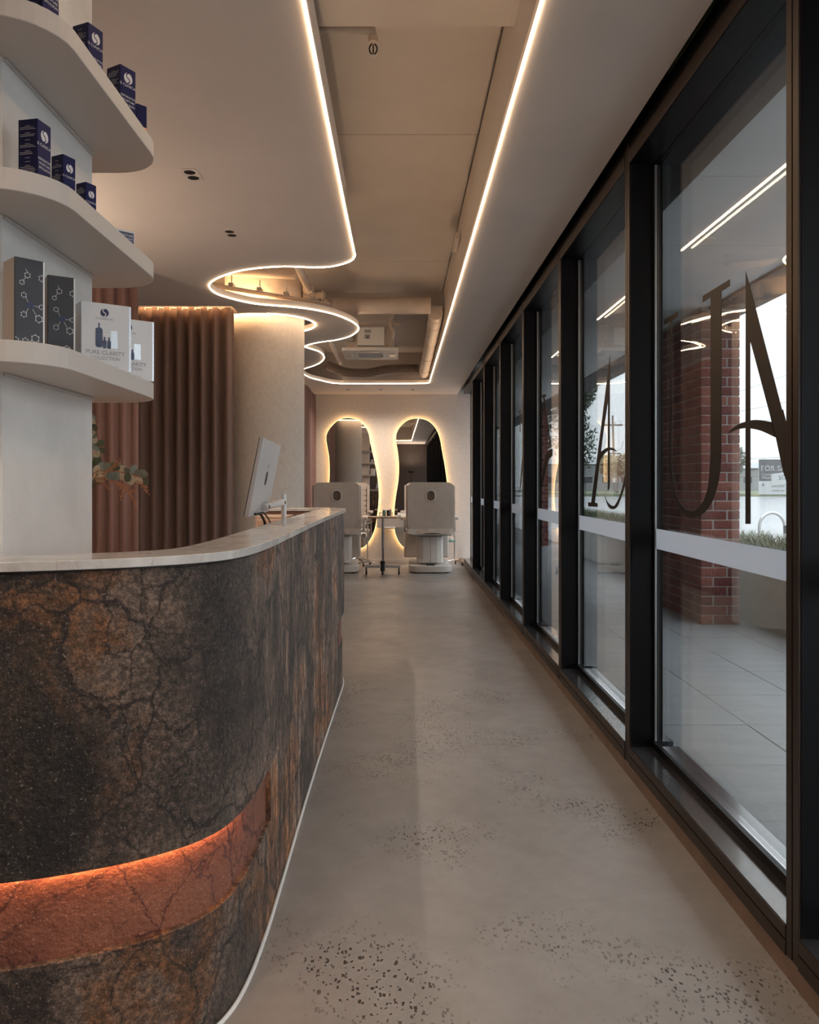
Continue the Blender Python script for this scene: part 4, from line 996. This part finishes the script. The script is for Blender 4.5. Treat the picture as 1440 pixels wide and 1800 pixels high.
# ------------------------------------------------------------------ outside: pavement, soffit, piers
ZO = -.02
pave = O('paving_bed', MB().box(1.15, 6.5, YN, 26, ZO-.25, ZO-.02), M_black); tag(pave, 'covered footpath of grey stone pavers outside the windows', kind='structure')
pave.name = 'ground_pavement'; WM['ground_pavement'] = WM['paving_bed']
random.seed(3)
pm = pmesh(MB().box(-.2632, .2632, -.2982, .2982, -.02, 0), M_paver, .002)
for i, x in enumerate([1.31, 1.84, 2.37, 2.90]):
    for j in range(-3, 28):
        piece('paver', pm, Matrix.Translation((x+.265, j*.6+.3, ZO+random.uniform(-.001, .001))), pave)
O('edge_pavers', MB().box(1.15, 1.306, YN, 20, ZO-.02, ZO), M_paver, pave)
O('edge_pavers', MB().box(3.432, 6.5, YN, 26, ZO-.02, ZO), M_paver, pave)
ZE = 2.85
eave = E('ceiling_awning', (2, 8, ZE), kind='structure', label='grey boarded soffit over the outdoor footpath')
for j in range(-3, 17):
    y = 2.94-1.2+1.2*j
    O('soffit_board', MB().box(1.16, 2.80, y+.005, y+1.195, ZE, ZE+.02), M_eaves, eave)
O('soffit_deck', MB().box(1.16, 3.3, YN, 23, ZE+.025, ZE+.5), M_fascia, eave)
O('fascia_beam', MB().box(2.80, 3.12, YN, 23, ZE-.02, ZE+.03).box(3.0, 3.16, YN, 23, ZE+.0, ZE+.35), M_fascia, eave)
for cx, cy in ((2.0, 5.2), (2.0, 9.7), (2.0, 14.2)):
    tag(O('soffit_light', MB().lathe([(.06, 0), (.065, .006), (.04, .01)], (cx, cy, ZE-.012), 24), M_white, smooth=True), 'round recessed light in the outdoor soffit, %s' % {5.2: 'nearest', 9.7: 'middle', 14.2: 'farthest'}[cy], 'light')
def brick_pier(X0, Y0, nm, label, nx, ny, single):
    W = .35 if nx else .35; D = 1.07
    t = O('wall_'+nm, MB().box(X0+.006, X0+W-.006, Y0+.006, Y0+D-.006, ZO, ZE), M_mortar); tag(t, label, kind='structure')
    sm = {}
    for mi, m in enumerate(M_brick):
        sm['s', mi] = pmesh(MB().box(-.115, .115, -.052, .052, -.038, .038), m, .003)
        sm['h', mi] = pmesh(MB().box(-.052, .052, -.052, .052, -.038, .038), m, .003)
    hid = []
    random.seed(int(Y0))
    for c in range(33):
        z = ZO+.043+.086*c
        if z > ZE-.04: break
        row = [('s', X0+.115, 0), ('h', X0+.298, 0)] if c % 2 else [('h', X0+.052, 0), ('s', X0+.235, 0)]
        for k, x, _ in row:
            M = Matrix.Translation((x, Y0+.052+random.uniform(-.002, .002), z+random.uniform(-.001, .001)))
            piece('brick', sm[k, random.randrange(3)], M, t)
        y = Y0+.114 if c % 2 else Y0+.114
        y = Y0+.115+.115 if True else y
        yy = Y0+.229 if c % 2 == 0 else Y0+.229
        start = Y0+.114
        if c % 2: items = [('s', start+.115)]+[('s', start+.115+.24*q) for q in range(1, 4)]
        else: items = [('h', start+.052)]+[('s', start+.114+.115+.24*q) for q in range(0, 3)]+[('h', start+.114+.72+.052)]
        for k, y in items:
            if single: piece('brick', sm[k, random.randrange(3)], Matrix.Translation((X0+.052+random.uniform(-.002, .002), y, z)) @ Matrix.Rotation(R(90), 4, 'Z'), t)
            else: hid.append((X0, y, z, k))
    if hid:
        mb = MB()
        for x, y, z, k in hid: w = .115 if k == 's' else .052; mb.box(x, x+.1, y-w, y+w, z-.038, z+.038)
        O('side_bricks', mb, M_brick[1], t, kind='stuff')
brick_pier(2.73, 7.19, 'pier_brick', 'red brick pier outside, seen through the nearest full window', 1, 1, True)
brick_pier(2.73, 16.4, 'pier_brick_far', 'red brick pier outside, farther along the footpath', 1, 1, False)

# planters with grass
def blades(mb, x0, x1, y0, y1, z, n, h0, h1, seed):
    random.seed(seed)
    for _ in range(n):
        x, y = random.uniform(x0, x1), random.uniform(y0, y1); a = random.uniform(0, 6.28); h = random.uniform(h0, h1); b = random.uniform(.2, .9)*h
        d = Vector((math.cos(a), math.sin(a), 0)); s = Vector((-d.y, d.x, 0))*.005; base = Vector((x, y, z)); vs = []
        for u in (0, .4, .75): p = base+d*b*u*u+Vector((0, 0, h*(u-.25*u*u))); vs += [p-s*(1-u*.6), p+s*(1-u*.6)]
        vs.append(base+d*b+Vector((0, 0, h*.72)))
        mb.add(vs, [(0,1,3,2),(2,3,5,4),(4,5,6)])
def planter(X0, X1, Y0, Y1, label, seed, rr=.15):
    t = E('planter', ((X0+X1)/2, (Y0+Y1)/2, ZO), label=label, cat='planter', group='planters along the outdoor footpath')
    O('planter_box', MB().solid([rrect(X0, X1, Y0, Y1, rr, 8), rrect(X0+.05, X1-.05, Y0+.05, Y1-.05, rr*.8, 8)], ZO, .66, ZF), M_conc, t, bevel=.01)
    O('soil', MB().solid([rrect(X0+.05, X1-.05, Y0+.05, Y1-.05, rr*.8, 8)], .30, .60, ZF), M_soil, t)
    mb = MB(); blades(mb, X0+.08, X1-.08, Y0+.08, Y1-.08, .60, int(900*(Y1-Y0)*(X1-X0)+200), .14, .30, seed)
    O('strappy_grass', mb, M_grassy, t, kind='stuff')
planter(3.22, 3.72, 4.6, 8.2, 'long concrete planter of strappy grass beside the near brick pier', 1)
planter(3.22, 3.72, 8.8, 15.6, 'long concrete planter of strappy grass between the two brick piers', 2)
planter(3.22, 3.72, .4, 4.2, 'concrete planter of strappy grass nearest the camera', 4)
# bike hoop
t = E('bike_rack', (5.75, 12.5, ZO), label='stainless steel bicycle hoop behind the planter grass', cat='bike rack')
hp = [(5.66, 12.5, ZO), (5.66, 12.5, .55)]+[(5.86-.20*math.cos(R(a)), 12.5, .58+.22*math.sin(R(a))) for a in range(0, 181, 12)]+[(6.06, 12.5, .55), (6.06, 12.5, ZO)]
O('hoop', MB().tube(hp, .024, 14), M_steel, t, smooth=True)
for x in (5.66, 6.06): O('floor_flange', MB().lathe([(.06, 0), (.06, .008)], (x, 12.5, ZO), 16), M_steel, t)
O('sign_plate', MB().box(6.03, 6.40, 12.46, 12.48, .48, .60), M_black, t)

# street
tag(O('ground_road', MB().box(6.5, 220, -60, 420, -.4, ZO-.03).box(1.15, 6.5, 26, 420, -.4, ZO-.03), M_road), 'wide wet grey road under an overcast sky', kind='structure')
tag(O('ground_verge', MB().box(20, 90, 92, 150, -.3, ZO+.12).box(10, 60, 84, 86, -.3, ZO+.05), M_verge), 'pale green grass verge across the road', kind='structure')
def leafcloud(c, rx, ry, rz, n, s, seed):
    random.seed(seed); mb = MB(); c = Vector(c)
    blobs = [(Vector((random.uniform(-.6, .6)*rx, random.uniform(-.6, .6)*ry, random.uniform(-.6, .6)*rz)), random.uniform(.35, .6)) for _ in range(9)]
    for _ in range(n):
        b, k = random.choice(blobs); v = Vector([random.gauss(0, 1) for _ in range(3)]).normalized()*random.uniform(.6, 1)
        p = c+b+Vector((v.x*rx*k, v.y*ry*k, v.z*rz*k)); a = Vector([random.uniform(-1, 1) for _ in range(3)]).normalized(); o = a.orthogonal().normalized()
        mb.add([p-a*s, p+o*s*.5, p+a*s, p-o*s*.5], [(0,1,2,3)])
    return mb
def tree(x, y, h, rx, rz, label, m, n, s, seed, cz=None):
    t = E('tree', (x, y, ZO-.05), label=label, cat='tree', group='trees across the street')
    cz = cz or h-rz
    tr = O('trunk', MB().tube([(x, y, ZO-.05), (x+.02*h, y, cz*.5), (x, y, cz)], lambda u: .03*h*(1-.6*u)+.02, 10), M_bark, t, smooth=True)
    for k in range(4):
        a = R(90*k+seed*30); O('limb', MB().tube([(x, y, cz*.75), (x+rx*.5*math.cos(a), y+rx*.5*math.sin(a), cz+rz*.2)], .008*h, 6), M_bark, tr)
    O('foliage', leafcloud((x, y, cz), rx, rx, rz, n, s, seed), m, t, kind='stuff')
tree(3.95, 18.2, 4.0, .72, 1.25, 'dark leafy street tree hanging in front of the sky beyond the footpath', M_leaf, 3000, .055, 5, cz=2.95)
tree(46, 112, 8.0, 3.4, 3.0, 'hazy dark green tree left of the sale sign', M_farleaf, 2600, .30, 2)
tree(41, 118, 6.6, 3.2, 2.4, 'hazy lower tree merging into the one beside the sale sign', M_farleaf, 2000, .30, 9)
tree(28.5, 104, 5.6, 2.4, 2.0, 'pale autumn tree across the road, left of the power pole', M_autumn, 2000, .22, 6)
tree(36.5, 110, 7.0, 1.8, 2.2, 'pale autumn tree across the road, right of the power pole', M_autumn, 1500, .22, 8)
def shed(x0, x1, y0, y1, h, nwin, label):
    t = E('warehouse', ((x0+x1)/2, (y0+y1)/2, ZO), label=label, cat='building')
    w = O('walls', MB().box(x0, x1, y0, y1, ZO-.05, h), M_shed, t)
    O('roof', MB().add([Vector(v) for v in ((x0-.3, y0-.3, h), (x1+.3, y0-.3, h), (x1+.3, y1+.3, h), (x0-.3, y1+.3, h), (x0-.3, (y0+y1)/2, h+1.1), (x1+.3, (y0+y1)/2, h+1.1))], [(0,1,5,4),(3,4,5,2),(0,4,3),(1,2,5),(0,3,2,1)]), M_shroof, t)
    for k in range(nwin):
        u = x0+(x1-x0)*(k+.5)/nwin; f = O('window', MB().box(u-.9, u+.9, y0-.06, y0+.02, 1.3, 2.6), M_signw, t); O('glazing', MB().box(u-.8, u+.8, y0-.08, y0-.06, 1.4, 2.5), M_dkglass, f)
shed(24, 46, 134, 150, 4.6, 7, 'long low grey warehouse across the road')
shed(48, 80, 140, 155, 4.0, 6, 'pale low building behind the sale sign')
# chain link fence
t = E('street_fence', (40, 100, ZO), label='long grey mesh fence across the road', cat='fence')
mb = MB()
for k in range(300):
    x = 18+.2*k; mb.tube([(x, 98, .1), (x, 98, 2.0)], .008, 3, cap=False)
O('mesh_wires', mb, M_steel, t, kind='stuff')
for k in range(25): O('fence_post', MB().tube([(18+2.5*k, 98, 0), (18+2.5*k, 98, 2.2)], .04, 6), M_bark, t)
O('top_rail', MB().tube([(18, 98, 2.15), (78, 98, 2.15)], .035, 6), M_bark, t)
# power pole and wires
def pole(x, y, h, label):
    t = E('power_pole', (x, y, ZO), label=label, cat='pole')
    O('pole_shaft', MB().tube([(x, y, ZO-.1), (x-.3, y, h)], lambda u: .20-.06*u, 10), M_bark, t, smooth=True)
    O('crossarm', MB().box(x-2.0, x+1.2, y-.08, y+.08, h-1.6, h-1.35), M_bark, t)
    O('crossarm', MB().box(x-.9, x+.9, y-.08, y+.08, h-5.9, h-5.7), M_bark, t)
    for k in range(4): O('insulator', MB().tube([(x-1.9+.97*k, y, h-1.35), (x-1.9+.97*k, y, h-1.05)], .07, 8), M_white, t)
    O('lamp_bracket', MB().tube(spline([(x, y, h-5.6), (x+1.0, y, h-5.0), (x+1.3, y, h-3.9)], 6), .05, 6), M_steel, t)
    O('cable_guard', MB().tube([(x-.1, y-.25, h-10.2), (x-.1, y-.25, h-8.4)], .12, 8), M_white, t)
pole(32.8, 121, 11.7, 'tall grey timber power pole with crossarms across the road')
random.seed(4)
for k, (x0, z0, x1, z1, w) in enumerate(((31.0,10.4,8.5,12.2,'uppermost'),(32.0,10.3,9.5,9.9,'second'),(33.0,10.3,10.6,8.3,'third'),(33.6,6.0,9.8,6.6,'fourth'),(33,5.9,12,5.2,'lowest'))):
    P = [Vector((x0, 121, z0)).lerp(Vector((x1+13, 12-k, z1-3.2)), u/14)-Vector((0, 0, 1.4*math.sin(math.pi*u/14))) for u in range(15)]
    tag(O('power_line', MB().tube(P, .014, 5), M_black), '%s of the thin power lines crossing the overcast sky' % w, 'cable', 'power lines over the street')
# sale sign
t = E('sale_sign', (42, 87, ZO), label='large grey and white FOR SALE board on the road verge', cat='sign')
SY = 87.0
sx0, sx1, sz0, sz1 = 39.35, 44.6, .12, 3.95
bd = O('board', MB().box(sx0, sx1, SY, SY+.08, sz0, sz1), M_signw, t)
O('grey_field', MB().box(sx0, sx1, SY-.02, SY-.003, sz1-2.35, sz1), M_signg, bd)
SF = lambda dx, dz, s=1: (lambda u, v: Vector((dx+u, SY-.03, dz+v)))
tx = MB(); put_text(tx, 'FOR SALE', .82, SF(sx0+1.95, sz1-1.25)); put_text(tx, 'Corner Site', .40, SF(sx0+1.28, sz1-1.78)); put_text(tx, 'Maximum', .40, SF(sx0+1.15, sz1-2.12))
O('sign_lettering', tx, M_signw, bd)
O('sticker', MB().add([Vector(v) for v in ((sx0+1.35, SY-.04, sz1-2.9), (sx0+4.2, SY-.04, sz1-2.55), (sx0+4.2, SY-.04, sz1-1.2), (sx0+1.35, SY-.04, sz1-1.6))], [(0,1,2,3)]), M_signw, bd)
tx = MB(); put_text(tx, 'SOLD', .72, lambda u, v: Vector((sx0+3.0+u, SY-.05, sz1-2.15+v+u*.12)))
put_text(tx, 'A', .5, SF(sx0+.45, sz0+.9)); 
for q, s in enumerate(('0412 357 839', '0414 841 087')): put_text(tx, s, .24, lambda u, v, q=q: Vector((sx0+2.1+u, SY-.05, sz0+.80-.45*q+v)))
O('small_print', tx, M_signg, bd)
for x in (sx0+.6, sx1-.6, (sx0+sx1)/2): O('sign_post', MB().box(x-.06, x+.06, SY+.1, SY+.2, ZO-.1, sz1), M_bark, t)
tag(O('footing_block', MB().box(38.2, 39.3, 86.6, 87.1, ZO-.03, .14), M_autumn, bevel=.02, seg=1), 'yellowish concrete block at the foot of the sale sign', 'block')
tag(O('olive_cavity_panel', MB().box(1.02, 1.195, 2.6, 3.02, 2.80, 2.98), M_olive, bevel=.003, seg=1), 'olive green panel showing in the dark recess above the near window', 'panel')
tag(O('cavity_pipe', MB().tube([(1.10, 10.9, 2.80), (1.10, 12.2, 2.80)], .03, 12), M_duct, smooth=True), 'short pale pipe in the window head recess at the far end', 'pipe')
